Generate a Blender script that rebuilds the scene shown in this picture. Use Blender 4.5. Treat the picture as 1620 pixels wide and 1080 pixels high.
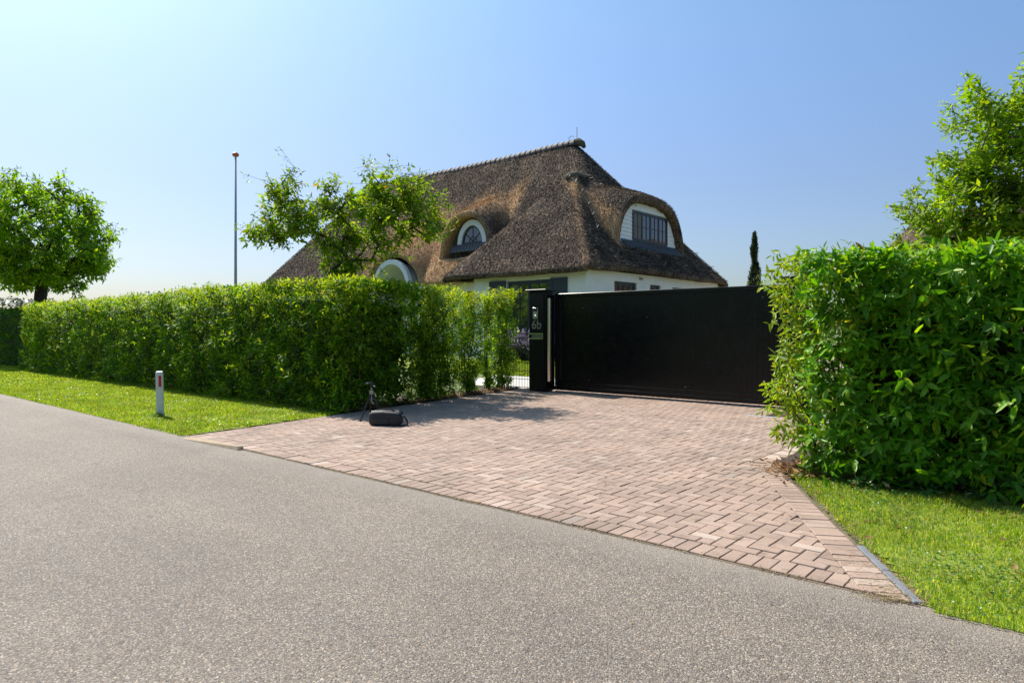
import bpy, math, random
import numpy as np
from mathutils import Vector, Matrix, noise

R = math.radians
rng = np.random.default_rng(11)
random.seed(11)
SC = bpy.context.scene
COL = SC.collection
for o in list(bpy.data.objects):
    bpy.data.objects.remove(o)

# ------------------------------------------------------------------ camera
cam_d = bpy.data.cameras.new("camera")
cam = bpy.data.objects.new("camera", cam_d)
COL.objects.link(cam)
cam.location = (0, 0, 1.5)
cam.rotation_euler = (R(90), 0, R(40.83))
cam_d.lens = 24.0
cam_d.sensor_width = 36.0
cam_d.shift_y = -20 / 1620
cam_d.clip_start = 0.05
cam_d.clip_end = 3000
SC.camera = cam

# ------------------------------------------------------------------ light
SUN_EL, SUN_TO = 50.0, 6.0          # elevation; turned from -x towards +y
sv = Vector((-math.cos(R(SUN_EL)) * math.cos(R(SUN_TO)), math.cos(R(SUN_EL)) * math.sin(R(SUN_TO)), math.sin(R(SUN_EL))))
sd = bpy.data.lights.new("sun", 'SUN')
sd.energy = 4.8
sd.angle = R(0.5)
sd.color = (1.0, 0.93, 0.83)
so = bpy.data.objects.new("sun", sd)
COL.objects.link(so)
so.location = sv * 60
so.rotation_euler = sv.to_track_quat('Z', 'Y').to_euler()
w = bpy.data.worlds.new("World")
SC.world = w
w.use_nodes = True
wn = w.node_tree
for n in list(wn.nodes):
    wn.nodes.remove(n)
sky = wn.nodes.new("ShaderNodeTexSky")
sky.sky_type = 'NISHITA'
sky.sun_disc = False
sky.sun_elevation = R(SUN_EL)
sky.sun_rotation = math.atan2(sv.x, sv.y)
sky.altitude = 0
sky.air_density = 1.0
sky.dust_density = 1.4
sky.ozone_density = 2.4
bg = wn.nodes.new("ShaderNodeBackground")
bg.inputs[1].default_value = 0.125
wo = wn.nodes.new("ShaderNodeOutputWorld")
# summer haze: the air towards the horizon is a little duller, the same all round
tc_ = wn.nodes.new("ShaderNodeTexCoord")
sz_ = wn.nodes.new("ShaderNodeSeparateXYZ")
wn.links.new(tc_.outputs['Generated'], sz_.inputs[0])
hz_ = wn.nodes.new("ShaderNodeValToRGB")
wn.links.new(sz_.outputs[2], hz_.inputs[0])
el_ = hz_.color_ramp.elements
el_[0].position = 0.0; el_[0].color = (.54, .57, .63, 1)
el_[1].position = .5; el_[1].color = (.78, .97, 1, 1)
for p_, c_ in ((.2, (.64, .67, .76, 1)), (.35, (.73, .83, .92, 1))):
    e_ = el_.new(p_); e_.color = c_
mx_ = wn.nodes.new("ShaderNodeMix"); mx_.data_type = 'RGBA'; mx_.blend_type = 'MULTIPLY'
mx_.inputs[0].default_value = 1
wn.links.new(sky.outputs[0], mx_.inputs[6]); wn.links.new(hz_.outputs[0], mx_.inputs[7])
wn.links.new(mx_.outputs[2], bg.inputs[0])
wn.links.new(bg.outputs[0], wo.inputs[0])
SC.view_settings.view_transform = 'Standard'
SC.view_settings.look = 'None'
SC.view_settings.gamma = 1
SC.view_settings.use_curve_mapping = False
SC.view_settings.exposure = 0.6
SC.render.engine = 'CYCLES'
SC.cycles.max_bounces = 8
SC.cycles.transmission_bounces = 4
SC.cycles.use_denoising = True


# ------------------------------------------------------------------ object helpers
def wloc(o):
    v = Vector((0, 0, 0))
    while o:
        v += o.location
        o = o.parent
    return v


def put(o, parent=None, world=True):
    COL.objects.link(o)
    if parent is not None:
        off = wloc(parent)
        o.parent = parent
        if world:
            o.location = Vector(o.location) - off
    return o


def thing(name, label, cat, loc=(0, 0, 0), group=None):
    o = bpy.data.objects.new(name, None)
    o.empty_display_size = .2
    COL.objects.link(o)
    o.location = loc
    o['label'] = label
    o['category'] = cat
    if group:
        o['group'] = group
    return o


def tag(o, label=None, cat=None, group=None, kind=None):
    if label: o['label'] = label
    if cat: o['category'] = cat
    if group: o['group'] = group
    if kind: o['kind'] = kind
    return o


def copy_tree(o, parent=None, loc=None):
    c = o.copy()
    COL.objects.link(c)
    c.parent = parent
    if loc is not None: c.location = loc
    for ch in list(o.children):
        copy_tree(ch, c)
    return c


def fast(name, V, F, mat, parent=None, world=True, smooth=False, kind=None):
    """V (n,3), F list of arrays each (m,k)"""
    V = np.asarray(V, dtype=np.float32)
    if not isinstance(F, list):
        F = [F]
    F = [np.asarray(f, dtype=np.int32) for f in F if len(f)]
    me = bpy.data.meshes.new(name)
    me.vertices.add(len(V))
    me.vertices.foreach_set("co", V.ravel())
    idx = np.concatenate([f.ravel() for f in F])
    tot = np.concatenate([np.full(len(f), f.shape[1], dtype=np.int32) for f in F])
    st = np.zeros(len(tot), dtype=np.int32)
    st[1:] = np.cumsum(tot)[:-1]
    me.loops.add(len(idx))
    me.loops.foreach_set("vertex_index", idx)
    me.polygons.add(len(tot))
    me.polygons.foreach_set("loop_start", st)
    me.polygons.foreach_set("loop_total", tot)
    me.update(calc_edges=True)
    me.validate()
    if smooth:
        me.polygons.foreach_set("use_smooth", np.ones(len(me.polygons), dtype=bool))
    me.materials.append(mat)
    o = bpy.data.objects.new(name, me)
    put(o, parent, world)
    if kind: o['kind'] = kind
    return o


class G:
    def __init__(s):
        s.v = []
        s.f = []

    def add(s, vs, fs):
        b = len(s.v)
        s.v += [tuple(v) for v in vs]
        s.f += [tuple(i + b for i in f) for f in fs]
        return s

    def box(s, x0, x1, y0, y1, z0, z1, M=None, ch=0.0):
        if ch > 0:
            c = ch
            vs = []
            for (X, Y, Z) in [(x, y, z) for x in (0, 1) for y in (0, 1) for z in (0, 1)]:
                px, py, pz = (x0, x1)[X], (y0, y1)[Y], (z0, z1)[Z]
                ix, iy, iz = (c if X == 0 else -c), (c if Y == 0 else -c), (c if Z == 0 else -c)
                vs += [(px, py + iy, pz + iz), (px + ix, py, pz + iz), (px + ix, py + iy, pz)]
            I = lambda X, Y, Z, k: ((X * 2 + Y) * 2 + Z) * 3 + k
            fs = []
            for X in (0, 1): fs.append([I(X, 0, 0, 0), I(X, 1, 0, 0), I(X, 1, 1, 0), I(X, 0, 1, 0)][::(1 if X else -1)])
            for Y in (0, 1): fs.append([I(0, Y, 0, 1), I(1, Y, 0, 1), I(1, Y, 1, 1), I(0, Y, 1, 1)][::(-1 if Y else 1)])
            for Z in (0, 1): fs.append([I(0, 0, Z, 2), I(1, 0, Z, 2), I(1, 1, Z, 2), I(0, 1, Z, 2)][::(1 if Z else -1)])
            for X in (0, 1):
                for Y in (0, 1): fs.append([I(X, Y, 0, 0), I(X, Y, 1, 0), I(X, Y, 1, 1), I(X, Y, 0, 1)])
                for Z in (0, 1): fs.append([I(X, 0, Z, 0), I(X, 1, Z, 0), I(X, 1, Z, 2), I(X, 0, Z, 2)])
            for Y in (0, 1):
                for Z in (0, 1): fs.append([I(0, Y, Z, 1), I(1, Y, Z, 1), I(1, Y, Z, 2), I(0, Y, Z, 2)])
            for X in (0, 1):
                for Y in (0, 1):
                    for Z in (0, 1): fs.append([I(X, Y, Z, 0), I(X, Y, Z, 1), I(X, Y, Z, 2)])
        else:
            vs = [(x0, y0, z0), (x1, y0, z0), (x1, y1, z0), (x0, y1, z0), (x0, y0, z1), (x1, y0, z1), (x1, y1, z1), (x0, y1, z1)]
            fs = [(0, 3, 2, 1), (4, 5, 6, 7), (0, 1, 5, 4), (1, 2, 6, 5), (2, 3, 7, 6), (3, 0, 4, 7)]
        if M is not None:
            vs = [M @ Vector(v) for v in vs]
        return s.add(vs, fs)

    def tube(s, pts, rad, n=8, cap=True):
        pts = [Vector(p) for p in pts]
        if not hasattr(rad, '__len__'): rad = [rad] * len(pts)
        b = len(s.v)
        for i, p in enumerate(pts):
            d = (pts[min(i + 1, len(pts) - 1)] - pts[max(i - 1, 0)])
            d.normalize()
            a = d.orthogonal() if abs(d.z) < .95 else Vector((1, 0, 0)).cross(d)
            if abs(d.z) < .95: a = Vector((0, 0, 1)).cross(d)
            a.normalize()
            c = d.cross(a)
            for k in range(n):
                t = 2 * math.pi * k / n
                s.v.append(tuple(p + (a * math.cos(t) + c * math.sin(t)) * rad[i]))
        for i in range(len(pts) - 1):
            for k in range(n):
                k2 = (k + 1) % n
                s.f.append((b + i * n + k, b + i * n + k2, b + (i + 1) * n + k2, b + (i + 1) * n + k))
        if cap:
            s.f.append(tuple(b + k for k in range(n))[::-1])
            s.f.append(tuple(b + (len(pts) - 1) * n + k for k in range(n)))
        return s

    def lathe(s, prof, c=(0, 0, 0), n=16):
        b = len(s.v)
        for (r, z) in prof:
            for k in range(n):
                t = 2 * math.pi * k / n
                s.v.append((c[0] + r * math.cos(t), c[1] + r * math.sin(t), c[2] + z))
        for i in range(len(prof) - 1):
            for k in range(n):
                k2 = (k + 1) % n
                s.f.append((b + i * n + k, b + i * n + k2, b + (i + 1) * n + k2, b + (i + 1) * n + k))
        s.f.append(tuple(b + k for k in range(n))[::-1])
        s.f.append(tuple(b + (len(prof) - 1) * n + k for k in range(n)))
        return s

    def build(s, name, mat, parent=None, world=True, smooth=False, kind=None):
        me = bpy.data.meshes.new(name)
        me.from_pydata(s.v, [], s.f)
        me.update()
        if smooth:
            for p in me.polygons: p.use_smooth = True
        me.materials.append(mat)
        o = bpy.data.objects.new(name, me)
        put(o, parent, world)
        if kind: o['kind'] = kind
        return o


# ------------------------------------------------------------------ materials
def newmat(name):
    m = bpy.data.materials.new(name)
    m.use_nodes = True
    nt = m.node_tree
    return m, nt, nt.nodes["Principled BSDF"]


def nd(nt, t, **kw):
    n = nt.nodes.new("ShaderNode" + t)
    for k, v in kw.items():
        if isinstance(k, str) and hasattr(n, k): setattr(n, k, v)
    return n


def ramp(nt, fac, stops, interp='LINEAR'):
    r = nt.nodes.new("ShaderNodeValToRGB")
    r.color_ramp.interpolation = interp
    e = r.color_ramp.elements
    while len(e) < len(stops): e.new(0.5)
    for i, (p, c) in enumerate(stops):
        e[i].position = p
        e[i].color = (*c, 1) if len(c) == 3 else c
    nt.links.new(fac, r.inputs[0])
    return r.outputs[0]


def noise_n(nt, vec, scale, detail=4, rough=.55, dist=0):
    n = nt.nodes.new("ShaderNodeTexNoise")
    n.inputs['Scale'].default_value = scale
    n.inputs['Detail'].default_value = detail
    n.inputs['Roughness'].default_value = rough
    n.inputs['Distortion'].default_value = dist
    if vec is not None: nt.links.new(vec, n.inputs['Vector'])
    return n.outputs['Fac']


def mixc(nt, fac, a, b, mode='MIX'):
    m = nt.nodes.new("ShaderNodeMix")
    m.data_type = 'RGBA'
    m.blend_type = mode
    for s, v in ((0, fac), (6, a), (7, b)):
        if isinstance(v, (int, float)): m.inputs[s].default_value = v
        elif isinstance(v, tuple): m.inputs[s].default_value = (*v, 1)
        else: nt.links.new(v, m.inputs[s])
    return m.outputs[2]


def mth(nt, op, a, b=None, c=None):
    m = nt.nodes.new("ShaderNodeMath")
    m.operation = op
    for i, v in enumerate((a, b, c)):
        if v is None: continue
        if isinstance(v, (int, float)): m.inputs[i].default_value = v
        else: nt.links.new(v, m.inputs[i])
    return m.outputs[0]


def bump(nt, h, strength, dist, bs):
    b = nt.nodes.new("ShaderNodeBump")
    b.inputs['Strength'].default_value = strength
    b.inputs['Distance'].default_value = dist
    nt.links.new(h, b.inputs['Height'])
    nt.links.new(b.outputs[0], bs.inputs['Normal'])


def wpos(nt):
    return nt.nodes.new("ShaderNodeNewGeometry").outputs['Position']


def pmat(name, c1, c2=None, scale=8, rough=.7, bmp=0, bscale=30, metal=0, spec=.5, detail=5, bd=.01, coat=0):
    m, nt, b = newmat(name)
    v = wpos(nt)
    if c2 is None: c2 = tuple(x * .8 for x in c1)
    f = noise_n(nt, v, scale, detail)
    c = ramp(nt, f, [(.3, c1), (.7, c2)])
    nt.links.new(c, b.inputs['Base Color'])
    b.inputs['Roughness'].default_value = rough
    b.inputs['Metallic'].default_value = metal
    b.inputs['Specular IOR Level'].default_value = spec
    b.inputs['Coat Weight'].default_value = coat
    if bmp: bump(nt, noise_n(nt, v, bscale, 6), bmp, bd, b)
    return m


def leafmat(name, stops, transl=.42, rough=.38, nscale=1.2, nb=(.7, 1.25), tmul=(1.5, 1.5, .6), spec=.5):
    m, nt, b = newmat(name)
    geo = nt.nodes.new("ShaderNodeNewGeometry")
    oi = nt.nodes.new("ShaderNodeObjectInfo")
    r = mth(nt, 'FRACT', mth(nt, 'ADD', geo.outputs['Random Per Island'], oi.outputs['Random']))
    c = ramp(nt, r, stops)
    nz = noise_n(nt, geo.outputs['Position'], nscale, 3)
    k = ramp(nt, nz, [(.32, (nb[0],) * 3), (.68, (nb[1],) * 3)])
    c = mixc(nt, 1.0, c, k, 'MULTIPLY')
    nt.links.new(c, b.inputs['Base Color'])
    b.inputs['Roughness'].default_value = rough
    b.inputs['Specular IOR Level'].default_value = spec
    t = nt.nodes.new("ShaderNodeBsdfTranslucent")
    tc = mixc(nt, 1.0, c, tmul, 'MULTIPLY')
    nt.links.new(tc, t.inputs[0])
    mx = nt.nodes.new("ShaderNodeMixShader")
    mx.inputs[0].default_value = transl
    nt.links.new(b.outputs[0], mx.inputs[1])
    nt.links.new(t.outputs[0], mx.inputs[2])
    nt.links.new(mx.outputs[0], nt.nodes['Material Output'].inputs[0])
    return m


M = {}
M['hedge'] = leafmat('hedge_leaf', [(0, (.035, .11, .008)), (.45, (.075, .19, .010)), (.8, (.16, .30, .015)), (1, (.36, .46, .03))], tmul=(2.2, 1.9, .4), rough=.5, spec=.25, transl=.5)
M['hedge_beech'] = leafmat('beech_leaf', [(0, (.045, .11, .015)), (1, (.11, .21, .03))], transl=.5, rough=.55, spec=.2)  # beech hedge, a darker green variety
M['shoot'] = leafmat('young_leaf', [(0, (.22, .34, .012)), (.6, (.36, .46, .015)), (1, (.50, .54, .03))], transl=.5, tmul=(1.5, 1.4, .4), rough=.5, spec=.25)
M['laurel'] = leafmat('laurel_leaf', [(0, (.06, .18, .008)), (.5, (.11, .29, .012)), (.85, (.18, .37, .02)), (1, (.34, .48, .03))], rough=.42, spec=.3, tmul=(1.8, 1.7, .4), nscale=2, transl=.42)
M['laurel_warm'] = leafmat('laurel_leaf_warm', [(0, (.13, .24, .012)), (.6, (.23, .36, .02)), (.95, (.36, .42, .04)), (1, (.35, .12, .03))], rough=.45, spec=.3, tmul=(1.6, 1.5, .5), nscale=2)
M['cherry'] = leafmat('cherry_leaf', [(0, (.09, .20, .010)), (.6, (.17, .31, .014)), (.97, (.32, .41, .03)), (1, (.30, .16, .03))], transl=.5, tmul=(1.7, 1.5, .35), rough=.5, spec=.25)
M['chestnut'] = leafmat('chestnut_leaf', [(0, (.10, .23, .012)), (.7, (.19, .36, .016)), (1, (.32, .46, .025))], transl=.55, tmul=(1.9, 1.7, .4), rough=.55, spec=.2)
M['fig'] = leafmat('ash_leaf', [(0, (.11, .24, .010)), (.6, (.21, .36, .015)), (1, (.38, .48, .03))], transl=.48, tmul=(1.6, 1.5, .4), rough=.5, spec=.25)
M['cypress'] = leafmat('cypress_leaf', [(0, (.015, .03, .01)), (1, (.035, .06, .02))], transl=.15)
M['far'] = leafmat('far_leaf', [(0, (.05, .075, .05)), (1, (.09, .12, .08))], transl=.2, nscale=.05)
M['lav_leaf'] = leafmat('lavender_leaf', [(0, (.10, .13, .08)), (1, (.18, .22, .14))], transl=.2)
M['lav'] = leafmat('lavender_flower', [(0, (.36, .30, .44)), (1, (.56, .50, .62))], transl=.3, tmul=(1.1, 1, 1.2))
M['grass'] = leafmat('grass_blade', [(0, (.12, .23, .012)), (.5, (.23, .36, .02)), (.82, (.36, .46, .035)), (.9, (.50, .46, .14)), (1, (.55, .48, .22))], transl=.5, nscale=2.2, nb=(.75, 1.2), tmul=(1.5, 1.4, .35), rough=.6, spec=.15)
M['clover'] = leafmat('clover_leaf', [(0, (.05, .14, .03)), (1, (.11, .22, .05))], transl=.3)
M['litter'] = leafmat('dead_leaf', [(0, (.10, .045, .02)), (.4, (.22, .10, .035)), (.75, (.33, .19, .08)), (1, (.42, .30, .14))], transl=.15, rough=.7, tmul=(1, .9, .8))
M['straw_litter'] = leafmat('dry_grass', [(0, (.22, .16, .08)), (1, (.45, .36, .19))], transl=.15, rough=.8, tmul=(1, 1, .8))
M['daisy'] = leafmat('petal', [(0, (.75, .75, .68)), (1, (.85, .83, .75))], transl=.2, tmul=(1, 1, 1))
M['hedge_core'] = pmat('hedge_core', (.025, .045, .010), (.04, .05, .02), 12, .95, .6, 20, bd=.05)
M['bark'] = pmat('bark', (.16, .11, .075), (.06, .045, .03), 14, .9, .6, 60)
M['bark_dark'] = pmat('bark_dark', (.07, .05, .04), (.03, .022, .018), 14, .9, .6, 60)
M['soil'] = pmat('soil', (.075, .05, .035), (.035, .025, .018), 14, .95, .8, 60, bd=.02)
M['earth_far'] = pmat('earth_far', (.07, .12, .025), (.11, .14, .04), .6, .9)
M['turf'] = pmat('turf', (.15, .24, .015), (.24, .28, .04), 6, .95, .8, 60, bd=.02)
M['black_paint'] = pmat('black_paint', (.0045, .0048, .006), (.0035, .0038, .005), 3, .42, spec=.25)
M['black_matt'] = pmat('black_matt', (.012, .012, .014), (.02, .02, .022), 20, .75, .3, 200)
M['fabric'] = pmat('bag_fabric', (.012, .013, .017), (.022, .023, .028), 60, .65, .4, 300)
M['steel'] = pmat('brushed_steel', (.62, .62, .6), (.5, .5, .5), 30, .33, metal=1)
M['grey_metal'] = pmat('grey_metal', (.33, .34, .36), (.26, .27, .29), 20, .35, metal=.6)
M['white_wall'] = pmat('white_render', (.86, .85, .79), (.80, .79, .73), 2.5, .85, .15, 90)
M['white_wood'] = pmat('white_wood', (.83, .83, .84), (.77, .77, .78), 5, .55)
M['soffit'] = pmat('soffit', (.74, .72, .62), (.68, .66, .56), 3, .7)
M['navy'] = pmat('blue_grey_paint', (.014, .023, .033), (.018, .028, .04), 10, .4)
M['ridge'] = pmat('ridge_tile', (.16, .145, .14), (.09, .08, .078), 6, .7, .3, 60)
M['moss'] = pmat('moss', (.11, .09, .04), (.10, .085, .07), 9, .95, .8, 60)
M['slate'] = pmat('slate_tile', (.055, .06, .07), (.09, .095, .105), 12, .55, .2, 60)
M['concrete'] = pmat('concrete', (.36, .36, .37), (.28, .28, .29), 15, .85, .3, 150)
M['sandstone'] = pmat('kerb_sand', (.42, .33, .22), (.30, .23, .15), 15, .9, .5, 90)
M['post_white'] = pmat('post_plastic', (.62, .64, .66), (.5, .52, .54), 25, .55)
M['red'] = pmat('red_reflector', (.55, .01, .01), (.45, .01, .01), 40, .25)
M['terrace'] = pmat('terrace', (.62, .60, .56), (.55, .53, .5), 4, .8)
M['orange'] = pmat('orange_ball', (.62, .18, .05), (.55, .15, .05), 10, .4)
M['cable'] = pmat('cable', (.16, .15, .14), (.12, .11, .1), 10, .8)
M['kerb_dark'] = pmat('kerb_dark', (.19, .20, .225), (.14, .15, .165), 9, .85, .3, 150)
M['pole'] = pmat('pole_white', (.42, .45, .49), (.36, .39, .43), 3, .4)

# glass
m, nt, b = newmat('window_glass')
b.inputs['Base Color'].default_value = (.012, .016, .02, 1)
b.inputs['Roughness'].default_value = .03
b.inputs['Specular IOR Level'].default_value = .9
b.inputs['Coat Weight'].default_value = .6
b.inputs['Coat Roughness'].default_value = .02
M['glass'] = m
m, nt, b = newmat('insect_screen')
b.inputs['Base Color'].default_value = (.16, .14, .13, 1)
b.inputs['Roughness'].default_value = .7
M['screen'] = m
m, nt, b = newmat('polished_panel')
b.inputs['Base Color'].default_value = (.55, .5, .48, 1)
b.inputs['Metallic'].default_value = 1
b.inputs['Roughness'].default_value = .18
M['polished'] = m

# black gate paint: near-black and glossy
m, nt, b = newmat('gate_paint')
v = wpos(nt)
nt.links.new(ramp(nt, noise_n(nt, v, 6, 5), [(.3, (.0035, .0038, .005)), (.7, (.006, .006, .007))]), b.inputs['Base Color'])
nt.links.new(ramp(nt, noise_n(nt, v, 3, 5), [(.3, (.22,) * 3), (.7, (.30,) * 3)]), b.inputs['Roughness'])
b.inputs['Specular IOR Level'].default_value = .3
M['gate'] = m

# asphalt
m, nt, b = newmat('asphalt')
v = wpos(nt)
vo = nt.nodes.new("ShaderNodeTexVoronoi")
vo.inputs['Scale'].default_value = 125
nt.links.new(v, vo.inputs['Vector'])
sep = nt.nodes.new("ShaderNodeSeparateColor")
nt.links.new(vo.outputs['Color'], sep.inputs[0])
stone = ramp(nt, sep.outputs[0], [(0, (.05, .045, .04)), (.3, (.17, .152, .135)), (.6, (.30, .27, .238)), (.84, (.42, .375, .335)), (.93, (.68, .62, .53)), (1, (.92, .87, .79))])
vo2 = nt.nodes.new("ShaderNodeTexVoronoi")
vo2.inputs['Scale'].default_value = 260
nt.links.new(v, vo2.inputs['Vector'])
sep2 = nt.nodes.new("ShaderNodeSeparateColor")
nt.links.new(vo2.outputs['Color'], sep2.inputs[0])
fine = ramp(nt, sep2.outputs[1], [(0, (.10, .09, .08)), (.6, (.27, .242, .215)), (1, (.54, .48, .42))])
c = mixc(nt, .5, stone, fine)
tint = ramp(nt, sep.outputs[2], [(0, (.93, .96, 1.05)), (.5, (1, 1, 1)), (1, (1.1, 1, .88))])
c = mixc(nt, 1.0, c, tint, 'MULTIPLY')
edge = ramp(nt, vo.outputs['Distance'], [(.25, (1, 1, 1)), (.75, (.55, .54, .53))])
c = mixc(nt, .7, c, edge, 'MULTIPLY')
big = ramp(nt, noise_n(nt, v, .55, 5, .6), [(.3, (.78, .745, .70)), (.7, (.98, .935, .87))])
c = mixc(nt, 1.0, c, big, 'MULTIPLY')
mpb = nt.nodes.new("ShaderNodeMapping"); mpb.inputs['Scale'].default_value = (.12, 1.1, 1); nt.links.new(v, mpb.inputs[0])
bands = ramp(nt, noise_n(nt, mpb.outputs[0], 1.0, 4, .6), [(.35, (.93, .93, .94)), (.65, (1.06, 1.05, 1.03))])
c = mixc(nt, 1.0, c, bands, 'MULTIPLY')
crk = nt.nodes.new("ShaderNodeTexNoise"); crk.inputs['Scale'].default_value = 14; crk.inputs['Detail'].default_value = 3; nt.links.new(v, crk.inputs['Vector'])
c = mixc(nt, 1.0, c, ramp(nt, crk.outputs['Fac'], [(.25, (.80, .79, .77)), (.42, (1, 1, 1)), (.66, (1, 1, 1)), (.8, (1.12, 1.1, 1.04))]), 'MULTIPLY')
stain = ramp(nt, noise_n(nt, v, 2.3, 6, .65, .5), [(.62, (1, 1, 1)), (.78, (.84, .80, .76))])
c = mixc(nt, 1.0, c, stain, 'MULTIPLY')
# dusty band along the verge and the drive
sx = nt.nodes.new("ShaderNodeSeparateXYZ")
nt.links.new(v, sx.inputs[0])
yy = mth(nt, 'ADD', sx.outputs[1], mth(nt, 'MULTIPLY', noise_n(nt, v, 3, 4), .5))
dust = ramp(nt, mth(nt, 'DIVIDE', yy, 5.0), [(.80, (0,) * 3), (.90, (.55,) * 3)])
c = mixc(nt, dust, c, (.30, .26, .215))
nt.links.new(c, b.inputs['Base Color'])
b.inputs['Roughness'].default_value = .75
b.inputs['Specular IOR Level'].default_value = .35
h = mth(nt, 'ADD', mth(nt, 'MULTIPLY', vo.outputs['Distance'], -1.0), mth(nt, 'MULTIPLY', vo2.outputs['Distance'], -.4))
bump(nt, h, 1.0, .005, b)
M['asphalt'] = m

# paving bricks
m, nt, b = newmat('paving_brick')
geo = nt.nodes.new("ShaderNodeNewGeometry")
oi = nt.nodes.new("ShaderNodeObjectInfo")
r = mth(nt, 'FRACT', mth(nt, 'ADD', geo.outputs['Random Per Island'], oi.outputs['Random']))
c = ramp(nt, r, [(0, (.315, .222, .175)), (.22, (.345, .244, .193)), (.5, (.370, .262, .207)), (.8, (.39, .278, .221)), (.95, (.42, .305, .245)), (.975, (.49, .38, .31)), (1, (.30, .235, .195))])
v = geo.outputs['Position']
sp = ramp(nt, noise_n(nt, v, 260, 3, .7), [(.30, (.5, .48, .46)), (.5, (1, 1, 1)), (.72, (1.4, 1.36, 1.3))])
c = mixc(nt, .85, c, sp, 'MULTIPLY')
wz = ramp(nt, noise_n(nt, v, 1.3, 6, .65), [(.3, (.70, .715, .71)), (.5, (.92, .93, .92)), (.7, (1.06, 1.05, 1.02))])
c = mixc(nt, 1.0, c, wz, 'MULTIPLY')
st = ramp(nt, noise_n(nt, v, 9, 5, .6), [(.55, (1, 1, 1)), (.75, (.62, .61, .57))])
c = mixc(nt, 1.0, c, st, 'MULTIPLY')
nt.links.new(c, b.inputs['Base Color'])
b.inputs['Roughness'].default_value = .85
bump(nt, noise_n(nt, v, 220, 4, .7), .6, .003, b)
M['brick'] = m
M['joint'] = pmat('joint_sand', (.09, .062, .045), (.22, .16, .105), 3, .95, .5, 120)


# thatch
def thatch_mat(name, tanmul=1.0):
    m, nt, b = newmat(name)
    geo = nt.nodes.new("ShaderNodeNewGeometry")
    v = geo.outputs['Position']
    uv = nt.nodes.new("ShaderNodeUVMap")
    mp = nt.nodes.new("ShaderNodeMapping")
    mp.inputs['Scale'].default_value = (22, 4.5, 1)
    nt.links.new(uv.outputs[0], mp.inputs[0])
    streak = noise_n(nt, mp.outputs[0], 1.0, 6, .7)
    fine = noise_n(nt, v, 15, 6, .85)
    large = noise_n(nt, v, .8, 5, .6)
    dark = ramp(nt, fine, [(.36, (.016, .012, .009)), (.5, (.062, .045, .034)), (.62, (.27, .205, .155))])
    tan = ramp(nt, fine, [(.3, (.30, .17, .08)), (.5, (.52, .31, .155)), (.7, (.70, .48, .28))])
    mid = ramp(nt, fine, [(.36, (.045, .031, .022)), (.5, (.145, .10, .073)), (.62, (.40, .30, .22))])
    f1 = ramp(nt, large, [(.38, (0,) * 3), (.60, (1,) * 3)])
    c = mixc(nt, f1, dark, mid)
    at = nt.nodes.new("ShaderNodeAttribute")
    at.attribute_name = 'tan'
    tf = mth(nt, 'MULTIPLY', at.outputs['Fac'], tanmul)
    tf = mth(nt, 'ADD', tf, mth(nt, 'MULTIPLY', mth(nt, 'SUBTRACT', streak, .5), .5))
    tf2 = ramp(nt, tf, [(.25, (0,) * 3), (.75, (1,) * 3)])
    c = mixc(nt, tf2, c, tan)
    mp2 = nt.nodes.new("ShaderNodeMapping")
    mp2.inputs['Scale'].default_value = (1.6, .35, 1)
    nt.links.new(uv.outputs[0], mp2.inputs[0])
    wst = ramp(nt, noise_n(nt, mp2.outputs[0], 1.0, 5, .65), [(.35, (.66, .67, .68)), (.5, (1, 1, 1)), (.68, (1.35, 1.3, 1.22))])
    c = mixc(nt, 1.0, c, wst, 'MULTIPLY')
    k = ramp(nt, streak, [(.3, (.55,) * 3), (.7, (1.5,) * 3)])
    c = mixc(nt, 1.0, c, k, 'MULTIPLY')
    nt.links.new(c, b.inputs['Base Color'])
    b.inputs['Roughness'].default_value = .95
    b.inputs['Specular IOR Level'].default_value = .15
    hh = mth(nt, 'ADD', streak, mth(nt, 'MULTIPLY', fine, .7))
    bump(nt, hh, 1.0, .07, b)
    return m


M['thatch'] = thatch_mat('thatch')
M['straw'] = leafmat('straw', [(0, (.014, .011, .008)), (.5, (.056, .041, .031)), (.82, (.20, .15, .11)), (1, (.55, .44, .34))], transl=.05, rough=.8, tmul=(1, 1, 1), spec=.2, nscale=.9, nb=(.55, 1.5))
M['straw_tan'] = leafmat('straw_tan', [(0, (.22, .13, .06)), (.7, (.46, .29, .15)), (1, (.65, .47, .29))], transl=.05, rough=.8, tmul=(1, 1, 1), spec=.2)  # paler copy of straw, sunlight mixed into its colour


# ------------------------------------------------------------------ foliage helpers
def norm(a):
    return a / np.maximum(np.linalg.norm(a, axis=-1, keepdims=True), 1e-9)


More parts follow.
